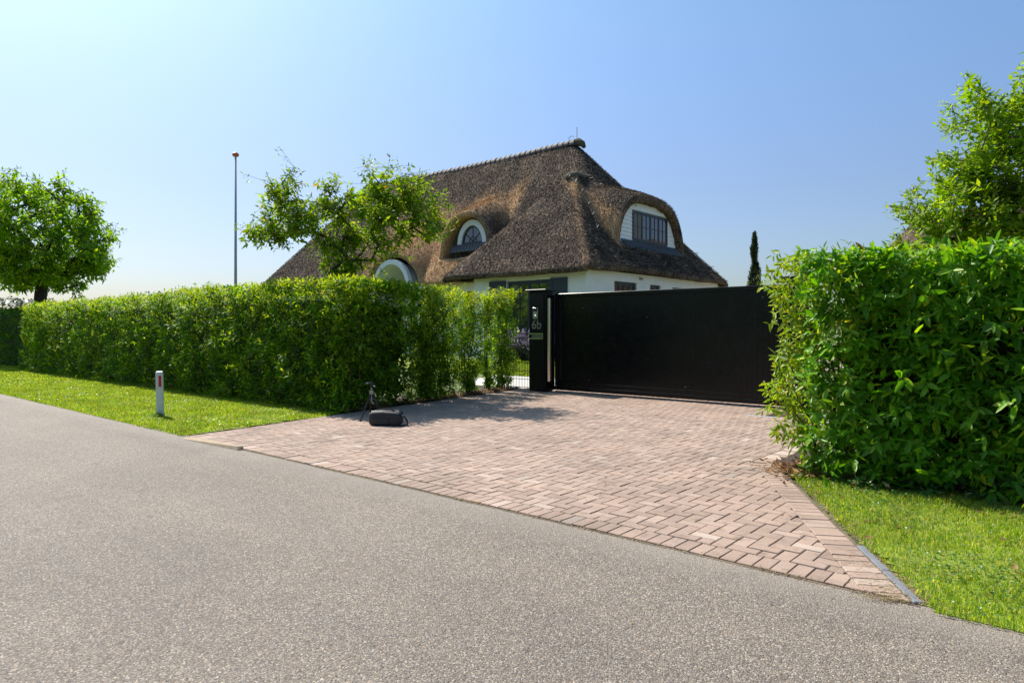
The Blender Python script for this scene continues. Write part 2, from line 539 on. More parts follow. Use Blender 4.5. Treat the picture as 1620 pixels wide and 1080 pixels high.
def leaves(P, D, N, L, W, detail=1, droop=.12, fold=.22):
    """leaf blades; returns V, [tris, quads]"""
    n = len(P)
    L = np.broadcast_to(np.asarray(L, float), (n,))[:, None]
    W = np.broadcast_to(np.asarray(W, float), (n,))[:, None]
    S = norm(np.cross(D, N))
    N = norm(np.cross(S, D))
    if detail == 0:
        V = np.stack([P, P + D * L * .5 + S * W / 2, P + D * L - N * L * droop, P + D * L * .5 - S * W / 2], 1)
        b = (np.arange(n) * 4)[:, None]
        return V.reshape(-1, 3), [b + np.array([[0, 1, 2, 3]])]
    if detail == 1:
        c = P + D * L * .45 - N * W * fold
        V = np.stack([P, P + D * L * .42 + S * W / 2, P + D * L - N * L * droop, P + D * L * .42 - S * W / 2, c], 1)
        b = (np.arange(n) * 5)[:, None, None]
        T = b + np.array([[[0, 1, 4], [1, 2, 4], [0, 4, 3], [4, 2, 3]]])
        return V.reshape(-1, 3), [T.reshape(-1, 3)]
    q1 = P + D * L * .30 + N * L * .03
    q2 = P + D * L * .68 - N * L * droop * .4
    V = np.stack([P, q1 + S * W * .46, q2 + S * W * .40, P + D * L - N * L * droop * 1.3, q2 - S * W * .40, q1 - S * W * .46, q1 - N * W * fold, q2 - N * W * fold], 1)
    b = (np.arange(n) * 8)[:, None, None]
    T = b + np.array([[[0, 1, 6], [0, 6, 5], [2, 3, 7], [3, 4, 7]]])
    Q = b + np.array([[[1, 2, 7, 6], [6, 7, 4, 5]]])
    return V.reshape(-1, 3), [T.reshape(-1, 3), Q.reshape(-1, 4)]


def shoots(P, D, k, L, W, rg, spread=(35, 80), step=.012, lj=.3, grav=.25):
    """whorls of leaves round shoot tips -> frames (P,D,N,L,W) of n*k leaves"""
    n = len(P)
    D = norm(D)
    ref = norm(rg.normal(size=(n, 3)))
    A = norm(np.cross(D, ref))
    B = np.cross(D, A)
    i = np.arange(k)[None, :]
    ph = i * 2.4 + rg.uniform(0, 6.28, (n, 1)) + rg.normal(0, .25, (n, k))
    al = np.radians(spread[0] + (spread[1] - spread[0]) * (i / max(k - 1, 1)) + rg.normal(0, 8, (n, k)))
    rad = A[:, None] * np.cos(ph)[..., None] + B[:, None] * np.sin(ph)[..., None]
    d = D[:, None] * np.cos(al)[..., None] + rad * np.sin(al)[..., None]
    d[..., 2] -= grav * (.5 + rg.random((n, k)))
    d = norm(d)
    p = P[:, None] - D[:, None] * (i * step)[..., None]
    up = D[:, None] + np.array([0, 0, .6]) + rg.normal(0, .25, (n, k, 3))
    sc = 1 + rg.uniform(-lj, lj, (n, k))
    sc *= np.where(i < 2, .65, 1.0)
    Lw = np.asarray(L)
    if Lw.ndim: Lw = Lw[:, None]
    return p.reshape(-1, 3), d.reshape(-1, 3), norm(up.reshape(-1, 3)), (sc * Lw).ravel(), (sc * Lw * (W / 1.0)).ravel()


def nz(P, s, seed=0.0):
    return np.array([noise.noise(Vector((p[0] * s + seed, p[1] * s - seed, p[2] * s + seed * .7))) for p in P])


def tube_edges(name, nodes, par, rad, mat, parent, n=5, sel=None):
    """one frustum per edge, vectorised"""
    nodes = np.asarray(nodes); par = np.asarray(par); rad = np.asarray(rad)
    e = np.where(par >= 0)[0]
    if sel is not None: e = np.array([i for i in e if sel(i)], dtype=int)
    if len(e) == 0: return None
    a = nodes[par[e]]; b = nodes[e]
    d = norm(b - a)
    ref = np.where(np.abs(d[:, 2:3]) > .9, np.array([[1., 0, 0]]), np.array([[0, 0, 1.]]))
    u = norm(np.cross(d, ref)); w_ = np.cross(d, u)
    t = np.arange(n) * 2 * math.pi / n
    ring = u[:, None] * np.cos(t)[None, :, None] + w_[:, None] * np.sin(t)[None, :, None]
    ra = np.minimum(rad[par[e]], rad[e] * 1.6)
    V = np.concatenate([a[:, None] + ring * ra[:, None, None], b[:, None] + ring * rad[e][:, None, None]], 1)
    k = np.arange(n); k2 = (k + 1) % n
    q = np.stack([k, k2, k2 + n, k + n], 1)
    F = (np.arange(len(e)) * 2 * n)[:, None, None] + q[None]
    return fast(name, V.reshape(-1, 3), F.reshape(-1, 4), mat, parent, smooth=True)


def grow(trunk, targets, rg, up=.25, minz=None, seg=.45):
    nodes = [Vector(p) for p in trunk]
    par = [-1] + list(range(len(trunk) - 1))
    top = nodes[-1]
    tg = sorted([Vector(t) for t in targets], key=lambda t: (t - top).length)
    tips = []
    first = max(0, len(trunk) - 3)
    for t in tg:
        best, bi = 1e9, first
        for i in range(first, len(nodes)):
            dd = t - nodes[i]
            c = dd.length + max(0, -dd.z) * .8
            if c < best: best, bi = c, i
        a = nodes[bi]
        k = max(1, int((t - a).length / seg))
        prev = bi
        side = Vector(rg.normal(0, 1, 3)) * .1 * (t - a).length
        for j in range(1, k + 1):
            f = j / k
            p = a.lerp(t, f) + side * math.sin(f * math.pi) + Vector((0, 0, -up * .25 * (t - a).length * math.sin(f * math.pi)))
            nodes.append(p); par.append(prev); prev = len(nodes) - 1
        tips.append(prev)
    cnt = [0] * len(nodes)
    for t in tips:
        i = t
        while i >= 0:
            cnt[i] += 1
            i = par[i]
    return np.array([tuple(p) for p in nodes]), par, np.array(cnt), tips


def tree(root, trunk, targets, leafm, bark, rg, L, W, r_tip, r_pow, k=7, nsh=4, spread=.22, detail=1, trunk_r=.08, trunk_name='trunk', grav=.3, upb=.4):
    nodes, par, cnt, tips = grow(trunk, targets, rg)
    rad = r_tip * np.maximum(cnt, 1) ** r_pow
    nt_ = len(trunk)
    for i in range(nt_): rad[i] = max(rad[i], trunk_r * (1 - .35 * i / max(nt_ - 1, 1)))
    g = G(); g.tube([nodes[i] for i in range(nt_)], [rad[i] * (1.25 if i == 0 else 1) for i in range(nt_)], 10)
    g.build(trunk_name, bark, root, smooth=True)
    tube_edges('branches', nodes, par, rad, bark, root, sel=lambda i: i >= nt_)['kind'] = 'stuff'
    tp = nodes[tips]
    base = nodes[[par[i] for i in tips]]
    P = np.repeat(tp, nsh, 0)
    off = rg.normal(0, spread, P.shape) * np.array([1, 1, .75])
    off[::nsh] *= .2
    Bd = np.repeat(norm(tp - base), nsh, 0)
    P = P + off
    D = norm(Bd * .7 + off * 1.5 + rg.normal(0, .35, P.shape) + np.array([0, 0, upb]))
    f = shoots(P, D, k, L, W, rg, grav=grav, step=L * .25)
    V, F = leaves(*f, detail=detail)
    c = fast('crown', V, F, leafm, root, kind='stuff')
    # twigs feeding each whorl
    tn = np.concatenate([np.repeat(tp, nsh, 0), P]); pr = np.concatenate([np.full(len(P), -1), np.arange(len(P))])
    tube_edges('twigs', tn, pr, np.full(len(tn), r_tip * .6), bark, root, n=3)['kind'] = 'stuff'
    return nodes


# ------------------------------------------------------------------ ground
def gz(x, y):
    t = np.clip((np.asarray(y, float) - 13.3) / 3.6, 0, 1)
    return -.03 + .50 * t * t * (3 - 2 * t)


xs = np.array([-600, -300, -150, -80, -40, -20, -10, 0, 10, 20, 40, 100, 300, 600.])
ys = np.concatenate([[-600, -300, -100, -30, -4, 4, 13.3], np.linspace(13.6, 16.9, 10), [20, 30, 60, 150, 400, 800.]])
X, Y = np.meshgrid(xs, ys)
V = np.stack([X, Y, gz(X, Y)], -1).reshape(-1, 3)
nx = len(xs)
F = np.array([[j * nx + i, j * nx + i + 1, (j + 1) * nx + i + 1, (j + 1) * nx + i] for j in range(len(ys) - 1) for i in range(nx - 1)])
tag(fast('ground', V, F, M['earth_far']), kind='structure')

# road: one sheet with a slightly ragged edge
g = G()
ex = np.arange(-60, 30, .25)
top = [(x, 4.222 + .012 * noise.noise(Vector((x * 2.1, 3, 0))) + .015 * noise.noise(Vector((x * .6, 8, 0))), 0) for x in ex]
bot = [(x, -3.4, 0) for x in ex]
top = [(x, 4.30, 0) for x in ex]
n = len(ex)
g.add(top + bot, [(i, n + i, n + i + 1, i + 1) for i in range(n - 1)])
g.add([(-400, 4.22, 0), (-400, -3.4, 0), (-60, -3.4, 0), (-60, 4.22, 0)], [(0, 1, 2, 3)])
g.add([(29.75, 4.22, 0), (29.75, -3.4, 0), (300, -3.4, 0), (300, 4.22, 0)], [(0, 1, 2, 3)])
tag(g.build('road', M['asphalt']), kind='structure')


# verge sheets
def verge(name, poly_fn, x0, x1, y0, y1, st, mat, z=.012, amp=.02):
    X = np.arange(x0, x1 + 1e-6, st); Y = np.arange(y0, y1 + 1e-6, st)
    XX, YY = np.meshgrid(X, Y)
    Z = z + amp * np.array([noise.noise(Vector((a * 1.3, b_ * 1.3, 2))) for a, b_ in zip(XX.ravel(), YY.ravel())]).reshape(XX.shape)
    if y0 < 5: Z = .004 + (Z - .004) * np.clip((YY - 4.2) / .25, 0, 1)
    nx = len(X)
    F = []
    for j in range(len(Y) - 1):
        for i in range(nx - 1):
            if poly_fn(X[i] + st / 2, Y[j] + st / 2): F.append((j * nx + i, j * nx + i + 1, (j + 1) * nx + i + 1, (j + 1) * nx + i))
    return fast(name, np.stack([XX, YY, Z], -1).reshape(-1, 3), np.array(F), mat, smooth=True)


LX0, LSL = -9.62, -.15                                   # left border of the drive: x = LX0 + LSL*(y-4.24)
def left_x(y): return LX0 + LSL * (y - 4.24)
DA, DB = (-.78, 4.24), (-2.66, 7.46)                     # outer diagonal border of the drive
DD = np.array([DB[0] - DA[0], DB[1] - DA[1]]); DD = DD / np.linalg.norm(DD)
DN = np.array([DD[1], -DD[0]])                           # to the right of the border
def diag(x, y): return (x - DA[0]) * DN[0] + (y - DA[1]) * DN[1]


jit = lambda x, y: .035 * noise.noise(Vector((x * 5, y * 5, 0))) + .03 * noise.noise(Vector((x * 1.4, y * 1.4, 4)))
lv = lambda x, y: y > 4.20 + jit(x, y) and x < left_x(y) - .06 + jit(y, x)
rv = lambda x, y: y > 4.20 + .5 * jit(x, y) and diag(x, y) > (.07 if y > 5 else .085) + (jit(y, x) if y > 5.2 else 0)
tag(verge('grass_verge', lambda x, y: lv(x, y) and y < 8.4, -60, -9.2, 4.2, 8.4, .14, M['turf']), kind='structure')
tag(verge('grass_verge', lambda x, y: rv(x, y) and y < 7.2, -2.9, 9, 4.14, 7.3, .06, M['turf']), kind='structure')
tag(verge('planting_bed', lambda x, y: (diag(x, y) > .02 and y > 7.15) and x > -2.75, -2.76, 6, 7.1, 13, .06, M['soil'], .022, .02), kind='structure')
tag(verge('planting_bed', lambda x, y: x < left_x(y) - .02 and x > left_x(y) - 1.4 and y > 7.12, -12.6, -9.9, 7.1, 13.1, .1, M['soil'], .016, .03), kind='structure')
g = G(); g.add([(-4.35, 11.62, -.006), (-2.45, 11.62, -.006), (-2.45, 13.3, -.006), (-4.35, 13.3, -.006)], [(0, 1, 2, 3)])
tag(g.build('planting_bed', M['soil']), kind='structure')


def blades(n, x0, x1, y0, y1, fn, h, wd, rg, dens=None, z=.01):
    P = np.stack([rg.uniform(x0, x1, n), rg.uniform(y0, y1, n)], 1)
    keep = np.array([fn(a, b_) for a, b_ in P])
    P = P[keep]
    if dens is not None:
        P = P[rg.random(len(P)) < dens(P)]
    n = len(P)
    pn = np.array([noise.noise(Vector((a * 2.2, b_ * 2.2, 7))) for a, b_ in P])
    H = h * (1 + .5 * pn) * rg.uniform(.5, 1.35, n)
    az = rg.uniform(0, 6.283, n)
    lean = rg.uniform(.15, 1.1, n)
    d = np.stack([np.cos(az), np.sin(az)], 1)
    s = np.stack([-d[:, 1], d[:, 0]], 1) * (wd * rg.uniform(.6, 1.3, n))[:, None]
    B = np.column_stack([P, np.full(n, z)])
    mid = B + np.column_stack([d * (H * lean * .35)[:, None], H * .6])
    tip = B + np.column_stack([d * (H * lean)[:, None], H * (1 - .25 * lean)])
    s3 = np.column_stack([s, np.zeros(n)])
    V = np.stack([B - s3, B + s3, mid + s3 * .8, mid - s3 * .8, tip], 1).reshape(-1, 3)
    b = (np.arange(n) * 5)[:, None]
    return V, [b + np.array([[0, 1, 2, 3]]), b + np.array([[3, 2, 4]])]


rv2 = lambda x, y: rv(x, y + .045)
V, F = blades(90000, -2.9, 3.0, 4.10, 7.3, rv2, .042, .0026, rng, z=.008)
tag(fast('grass', V, F, M['grass']), 'lush short grass of the verge in front of the laurel hedge', 'grass', kind='stuff')
V, F = blades(110000, -21, -9.2, 4.13, 7.5, lv, .038, .0048, rng, z=.008)
tag(fast('grass', V, F, M['grass']), 'short sunlit grass of the long verge around the white marker post', 'grass', kind='stuff')
V, F = blades(60000, -48, -21, 4.15, 7.6, lv, .042, .011, rng, z=.008)
tag(fast('grass', V, F, M['grass']), 'far stretch of grass verge beside the road under the long hedge', 'grass', kind='stuff')

P3 = rng.uniform(0, 1, (2600, 2)) * np.array([22.0, 2.9]) + np.array([-19.0, 4.15])
P3 = P3[[bool(lv(a, b_) or (rv(a, b_) and b_ < 7.1)) for a, b_ in P3]]
P3 = P3[np.array([noise.noise(Vector((a * .9, b_ * 2, 31))) for a, b_ in P3]) > -.05]
P3 = np.column_stack([P3, np.full(len(P3), .02)])
V, F = leaves(*shoots(P3, np.tile([[0, 0, 1.]], (len(P3), 1)), 6, .055, .07, rng, spread=(30, 85), step=.0, grav=.1), detail=0)
tag(fast('dry_blades', V, F, M['straw_litter']), 'thin dry straw-coloured tufts among the verge grass', 'dry grass', kind='stuff')

# clover leaves and white flowers in the verges
def specks(n, x0, x1, y0, y1, fn, size, rg, z=(.02, .05), clump=None):
    if clump is None:
        P = np.stack([rg.uniform(x0, x1, n), rg.uniform(y0, y1, n)], 1)
    else:
        c = np.array(clump)
        P = c[rg.integers(0, len(c), n)][:, :2] + rg.normal(0, 1, (n, 2)) * c[rg.integers(0, len(c), n)][:, 2:3]
    P = P[[bool(fn(a, b_)) for a, b_ in P]]
    n = len(P)
    P3 = np.column_stack([P, rg.uniform(z[0], z[1], n)])
    az = rg.uniform(0, 6.28, n)
    D = norm(np.stack([np.cos(az), np.sin(az), rg.normal(0, .25, n)], 1))
    N = norm(np.array([0, 0, 1.]) + rg.normal(0, .3, (n, 3)))
    s = size * rg.uniform(.6, 1.4, n)
    return P3, D, N, s


P3, D, N, s = specks(2600, -2.2, 3, 4.3, 7.1, rv, .022, rng, (.02, .055), [(-.6, 4.9, .25), (.6, 5.5, .5), (-1.4, 6.1, .25), (.2, 6.4, .5), (-.2, 4.6, .3), (-1.9, 6.9, .25), (-1.5, 6.8, .3)])
V, F = leaves(P3, D, N, s, s * .9)
tag(fast('clover', V, F, M['clover']), 'clover patches growing in the verge before the laurel hedge', 'clover', kind='stuff')
P3, D, N, s = specks(260, 0, 1, 0, 1, lv, .024, rng, (.05, .075), [(-9.9, 5.15, .16), (-10.3, 5.3, .25), (-17, 5.2, .5), (-19, 5.6, .5), (-14, 6, .7), (-22, 5.4, 1), (-10.4, 6.1, .6)])
V, F = leaves(P3, D, N, s, s)
tag(fast('daisies', V, F, M['daisy']), 'white clover flowers dotted over the long grass verge', 'flowers', kind='stuff')

# ------------------------------------------------------------------ drive: paving bricks
drive = thing('driveway', 'pink paving brick driveway laid in herringbone in front of the gate', 'driveway', (-6, 8, 0))
drive['kind'] = 'structure'
del drive['category'], drive['label']
g = G()
pl = [(left_x(4.24), 4.222), (-.74, 4.222), (-2.64, 7.48), (-2.62, 11.62), (-4.35, 11.63), (-4.35, 16), (left_x(12.8), 16), (left_x(12.8), 12.8)]
g.add([(x, y, .002) for x, y in pl], [tuple(range(len(pl)))])
me_o = g.build('joint_sand', M['joint'], drive)


def clip(poly, nx_, ny_, c):
    out = []
    for i in range(len(poly)):
        a, b_ = poly[i], poly[(i + 1) % len(poly)]
        da, db = a[0] * nx_ + a[1] * ny_ - c, b_[0] * nx_ + b_[1] * ny_ - c
        if da <= 0: out.append(a)
        if (da < 0 < db) or (db < 0 < da):
            t = da / (da - db)
            out.append((a[0] + (b_[0] - a[0]) * t, a[1] + (b_[1] - a[1]) * t))
    return out


def area(p):
    return abs(sum(p[i][0] * p[(i + 1) % len(p)][1] - p[(i + 1) % len(p)][0] * p[i][1] for i in range(len(p)))) / 2


bricks = []        # (poly, full, cx, cy, rot)
BW, BL, JT = .1075, .215, .0075


def lay(cx, cy, lx, ly, ang=0.0, clips=(), jt=JT):
    hx, hy = lx / 2 - jt / 2, ly / 2 - jt / 2
    ca, sa = math.cos(ang), math.sin(ang)
    p = [(cx + a * ca - b_ * sa, cy + a * sa + b_ * ca) for a, b_ in ((-hx, -hy), (hx, -hy), (hx, hy), (-hx, hy))]
    a0 = area(p)
    for cl in clips: p = clip(p, *cl) if len(p) > 2 else p
    if len(p) < 3 or area(p) < .0012: return
    full = area(p) > a0 * .999
    bricks.append((p, full, cx, cy, ang + (0 if lx > ly else math.pi / 2)))


in_off = -.215                                            # inner line of the diagonal soldier course
cI = DA[0] * DN[0] + DA[1] * DN[1] + in_off - .004
cl_diag = (DN[0], DN[1], cI)
cl_left = (1 / math.hypot(1, LSL), 0, 0)
ll = math.hypot(1, LSL)
cl_left = (-1 / ll, LSL / ll, -(LX0 - LSL * 4.24) / ll - .01)
XR = -2.98
for j in range(-2, int((15.6 - 4.46) / BW) + 1):
    y = 4.462 + j * BW
    for i in range(-2, int(10.9 / BW)):
        x = -11.4 + i * BW
        mph = (i - j) % 4
        if x > -.6: continue
        def rgt(cx, cy):
            if cy > 11.63: return [(1, 0, -4.37)]
            if diag(XR, cy) > in_off: return [(1, 0, XR - .004)]
            return [cl_diag]
        lo = [(0, -1, -4.462)]
        if mph == 0:
            cx, cy = x + BL / 2, y + BW / 2
            lay(cx, cy, BL, BW, 0, [cl_left] + rgt(cx, cy) + lo)
        if mph == 3:
            cx, cy = x + BW / 2, y + BL / 2
            lay(cx, cy, BW, BL, 0, [cl_left] + rgt(cx, cy) + lo)
x = left_x(4.3) + .06
while x < -.75:
    lay(x, 4.24 + BL / 2, BW, BL, random.gauss(0, .012), [cl_left, (DN[0], DN[1], cI if x > -2 else 1e9)])
    x += BW
yi = 7.62
pale = []
while yi < 11.6:
    if 7.9 < yi < 9.1 and random.random() < .8: pale.append((XR + BL / 2, yi))
    else: lay(XR + BL / 2, yi, BL, BW)
    yi += BW
L_ = math.hypot(DB[0] - DA[0], DB[1] - DA[1]) + .12
s_ = .06
while s_ < L_:
    cx = DA[0] + DD[0] * s_ - DN[0] * (BL / 2 + .002); cy = DA[1] + DD[1] * s_ - DN[1] * (BL / 2 + .002)
    lay(cx, cy, BL, BW, math.atan2(DN[1], DN[0]) + random.gauss(0, .012), [(0, -1, -4.25), (-1, 0, -(XR + .0))])
    s_ += BW
for s_ in (0.02, .13, .24):
    cx = DA[0] + DD[0] * s_ - DN[0] * .02; cy = 4.27 + DD[1] * s_


def brick_geo(poly, h):
    n = len(poly)
    cx = sum(p[0] for p in poly) / n; cy = sum(p[1] for p in poly) / n
    def ins(p, d):
        L = math.hypot(p[0] - cx, p[1] - cy)
        f = max(0, 1 - d / max(L, 1e-4))
        return (cx + (p[0] - cx) * f, cy + (p[1] - cy) * f)
    vs = [(*ins(p, .006), h) for p in poly] + [(*p, h - .004) for p in poly] + [(*p, -.004) for p in poly]
    fs = [tuple(range(n))]
    for k in (0, 1):
        for i in range(n):
            i2 = (i + 1) % n
            fs.append((k * n + i, (k + 1) * n + i, (k + 1) * n + i2, k * n + i2))
    return vs, fs


bricks.sort(key=lambda q: q[2] ** 2 + q[3] ** 2)
inview = lambda q: True
shared = None
gs = G()
for k_, (poly, full, cx, cy, ang) in enumerate(bricks):
    hh = .014 + random.gauss(0, .0014) + .004 * noise.noise(Vector((cx * .9, cy * .9, 0)))
    if k_ < 285:
        if full:
            if shared is None:
                hx, hy = BL / 2 - JT / 2, BW / 2 - JT / 2
                q = G(); q.add(*brick_geo([(-hx, -hy), (hx, -hy), (hx, hy), (-hx, hy)], .014))
                o = q.build('brick', M['brick'], drive, world=False)
                shared = o.data
            else:
                o = bpy.data.objects.new('brick', shared); put(o, drive, False)
            o.location = (cx + 6, cy - 8, hh - .014)
            o.rotation_euler = (random.gauss(0, .004), random.gauss(0, .004), ang + random.gauss(0, .006))
        else:
            q = G(); q.add(*brick_geo(poly, hh)); q.build('brick', M['brick'], drive)
    else:
        gs.add(*brick_geo(poly, hh))
gs.build('brick_paving', M['brick'], drive, kind='stuff')
M['brick_pale'] = pmat('pale_brick', (.50, .40, .335), (.42, .33, .275), 30, .85, .5, 200, bd=.003)
q = G(); q.add(*brick_geo([(-hx, -hy), (hx, -hy), (hx, hy), (-hx, hy)], .014)); mp_ = None
for (cx, cy) in pale:
    if mp_ is None:
        o = q.build('brick', M['brick_pale'], drive, world=False); mp_ = o.data
    else:
        o = bpy.data.objects.new('brick', mp_); put(o, drive, False)
    o.location = (cx + 6, cy - 8, random.gauss(0, .001)); o['label'] = 'paler replacement brick'

# kerbs of the drive
def slab(g, a, b_, wd, z0, z1):
    a = Vector((*a, 0)); b_ = Vector((*b_, 0)); d = (b_ - a).normalized(); L = (b_ - a).length
    Mx = Matrix.Translation(a) @ Matrix.Rotation(math.atan2(d.y, d.x), 4, 'Z')
    g.box(0, L, 0, wd, z0, z1, Mx, .006)
def dpt(s, o): return (DA[0] + DD[0] * s + DN[0] * o, DA[1] + DD[1] * s + DN[1] * o)
for (s0, s1) in ((.0, .49), (.5, .99)):
    g = G(); slab(g, dpt(s0, .055), dpt(s1, .052), .05, -.02, .017)
    g.build('kerb_stone', M['kerb_dark'], drive)
g = G(); slab(g, (-4.62, 11.5), (-4.1, 11.5), .12, -.02, .018); g.build('kerb_stone', M['concrete'], drive)
g = G(); g.add([(-9.5, 4.10, 0.001), (-8.06, 4.15, .001), (-8.06, 4.235, .001), (-9.5, 4.235, .001), (-9.5, 4.13, .012), (-8.1, 4.17, .045), (-8.08, 4.235, .045), (-9.5, 4.235, .014)],
            [(0, 1, 5, 4), (1, 2, 6, 5), (2, 3, 7, 6), (3, 0, 4, 7), (4, 5, 6, 7)])
tag(g.build('kerb_stone', M['sandstone'], drive))

# dry grass and moss along road joint and diagonal border
def litter_line(n, f, size, wd, rg, z=(.006, .016)):
    P = []
    for _ in range(n):
        P.append(f(rg))
    P = np.array(P)
    P3 = np.column_stack([P, rg.uniform(z[0], z[1], len(P))])
    az = rg.uniform(0, 6.28, len(P))
    D = norm(np.stack([np.cos(az), np.sin(az), rg.normal(.05, .15, len(P))], 1))
    N = norm(np.array([0, 0, 1.]) + rg.normal(0, .2, (len(P), 3)))
    s = size * rg.uniform(.4, 1.5, len(P))
    return P3, D, N, s, np.full(len(P), wd)


clumps = [random.uniform(-9.3, -.9) for _ in range(26)]
def f_edge(rg):
    if rg.random() < .65:
        x = clumps[rg.integers(0, len(clumps))] + rg.normal(0, .12)
    else:
        x = rg.uniform(-9.5, -.8)
    return (x, 4.228 + rg.normal(0, .014))
def f_diag(rg):
    s = rg.uniform(.0, 3.0)
    return dpt(s, .05 + abs(rg.normal(0, .06)))
def f_corner(rg):
    s = abs(rg.normal(0, .35))
    return dpt(s, .0 + rg.normal(-.06, .09))
jc = [(random.uniform(-7, -1.2), 4.455) for _ in range(14)] + [(random.uniform(-4, -1.3), random.uniform(4.5, 5.6)) for _ in range(8)]
def f_joint(rg):
    c = jc[rg.integers(0, len(jc))]
    return (c[0] + rg.normal(0, .07), c[1] + rg.normal(0, .012))
Vs = []; Fs = []; off = 0
for n_, f_, sz, wd in ((2600, f_edge, .022, .0035), (3000, f_diag, .04, .004), (1800, f_corner, .035, .004), (1500, f_joint, .02, .003)):
    V, F = leaves(*litter_line(n_, f_, sz, wd, rng), detail=0)
    Vs.append(V); Fs.append(F[0] + off); off += len(V)
tag(fast('dry_grass', np.concatenate(Vs), [np.concatenate(Fs)], M['straw_litter']), 'dry grass wisps caught along the edges of the brick drive', 'dry grass', kind='stuff')

# fallen leaves
def f_bed(rg):
    return (-2.34 + rg.normal(0, .17), 7.42 + rg.normal(0, .22))
def f_hedgefoot(rg):
    x = rg.uniform(-2.4, 2.5)
    return (x, 7.0 + rg.normal(0, .22) - .1)
def f_leftbed(rg):
    y = rg.uniform(7.1, 12.9)
    return (left_x(y) - abs(rg.normal(0, .22)) + .04, y)
Vs = []; Fs = []; off = 0
for n_, f_, sz in ((700, f_bed, .07), (150, f_hedgefoot, .07), (1800, f_leftbed, .07), (60, lambda rg: (rg.uniform(-2, 2), rg.uniform(4.8, 7)), .05)):
    P3, D, N, s, w_ = litter_line(n_, f_, sz, .03, rng, (.025, .07))
    V, F = leaves(P3, D, N, s, s * .45, droop=-.2)
    Vs.append(V); Fs.append(F[0] + off); off += len(V)
tag(fast('fallen_leaves', np.concatenate(Vs), [np.concatenate(Fs)], M['litter']), 'brown and orange fallen leaves lying at the feet of the hedges', 'fallen leaves', kind='stuff')
P3, D, N, s, w_ = litter_line(45, lambda rg: (rg.uniform(-9, -3.2), rg.uniform(4.6, 12)), .03, .02, rng, (.018, .024))
V, F = leaves(P3, D, N, s, s * .5)
tag(fast('leaf_scraps', V, F, M['litter']), 'small brown leaf scraps scattered over the brick drive', 'leaf scraps', kind='stuff')


P3, D, N, s, w_ = litter_line(170, lambda rg: (rg.uniform(-12, 1), rg.uniform(1.2, 4.15)), .014, .008, rng, (.003, .006))
V, F = leaves(P3, D, N, s, s * .7, detail=0)
tag(fast('road_grit', V, F, M['litter']), 'tiny bits of grit and leaf lying on the road', 'grit', kind='stuff')

# ------------------------------------------------------------------ hedges
def core_box(name, x0, x1, y0, y1, z0, z1, mat, parent, st=.25, amp=.1):
    """bumpy closed box"""
    g = G()
    def pt(p):
        p = Vector(p)
        n_ = noise.noise_vector(p * 1.7) * amp
        return p + n_
    nx_, ny_, nz_ = [max(1, int((b_ - a) / st)) for a, b_ in ((x0, x1), (y0, y1), (z0, z1))]
    def face(o, u, v, nu, nv):
        o, u, v = Vector(o), Vector(u), Vector(v)
        vs = [pt(o + u * (i / nu) + v * (j / nv)) for j in range(nv + 1) for i in range(nu + 1)]
        fs = [(j * (nu + 1) + i, j * (nu + 1) + i + 1, (j + 1) * (nu + 1) + i + 1, (j + 1) * (nu + 1) + i) for j in range(nv) for i in range(nu)]
        g.add(vs, fs)
    dx, dy, dz = (x1 - x0, 0, 0), (0, y1 - y0, 0), (0, 0, z1 - z0)
    face((x0, y0, z0), dx, dz, nx_, nz_); face((x1, y1, z0), (-dx[0], 0, 0), dz, nx_, nz_)
    face((x0, y1, z0), (0, -dy[1], 0), dz, ny_, nz_); face((x1, y0, z0), dy, dz, ny_, nz_)
    face((x0, y0, z1), dx, dy, nx_, ny_)
    return g.build(name, mat, parent, kind='stuff')


def face_shoots(o, u, v, nrm, dens, rg, depth=.16, bumpa=.12, lift=.6, bscale=1.1):
    o, u, v, nrm = map(np.array, (o, u, v, nrm))
    A = np.linalg.norm(u) * np.linalg.norm(v)
    n = int(A * dens)
    a, b_ = rg.random(n), rg.random(n)
    P = o + u * a[:, None] + v * b_[:, None]
    bb = nz(P, bscale, 3.1) * bumpa + nz(P, bscale * 3.2, 9.7) * bumpa * .5
    dpth = rg.exponential(depth, n)
    dpth = np.where(rg.random(n) < .14, -rg.exponential(.04, n), dpth)
    P = P + nrm * (bb - dpth + .03)[:, None]
    D = nrm * .75 + np.array([0, 0, lift]) + rg.normal(0, .45, (n, 3))
    return P, norm(D), dpth


def hedge_leaves(root, faces, k, L, W, mat, rg, detail=1, name='foliage', tipmat=None, tipfrac=.12, zmax=None, **kw):
    Ps, Ds = [], []
    for f in faces:
        p, d, _ = face_shoots(*f[:4], f[4], rg, **(f[5] if len(f) > 5 else {}))
        Ps.append(p); Ds.append(d)
    P, D = np.concatenate(Ps), np.concatenate(Ds)
    keep = P[:, 2] > .06
    P, D = P[keep], D[keep]
    if zmax: P[:, 2] = np.where(P[:, 2] > zmax, zmax - rg.uniform(0, .07, len(P)), P[:, 2])
    if tipmat is not None:
        # young shoots: more of them near the top
        pr = tipfrac * (.5 + 2.4 * np.clip((P[:, 2] - 1.5) / .9, 0, 1)) * (1 + 1.2 * nz(P, .8, 5))
        t = rg.random(len(P)) < pr
        P2 = P[t] + D[t] * L * .3
        fr2 = shoots(P2, D[t] + np.array([0, 0, .35]), max(4, k - 2), L * .8, W, rg, spread=(20, 60), grav=.1, step=L * .2)
        V, F = leaves(*fr2, detail=detail)
        fast('young_shoots', V, F, tipmat, root, kind='stuff')
        P, D = P[~t], D[~t]
    fr = shoots(P, D, k, L, W, rg, step=L * .22, **kw)
    V, F = leaves(*fr, detail=detail)
    fast(name, V, F, mat, root, kind='stuff')
    return P, D, fr


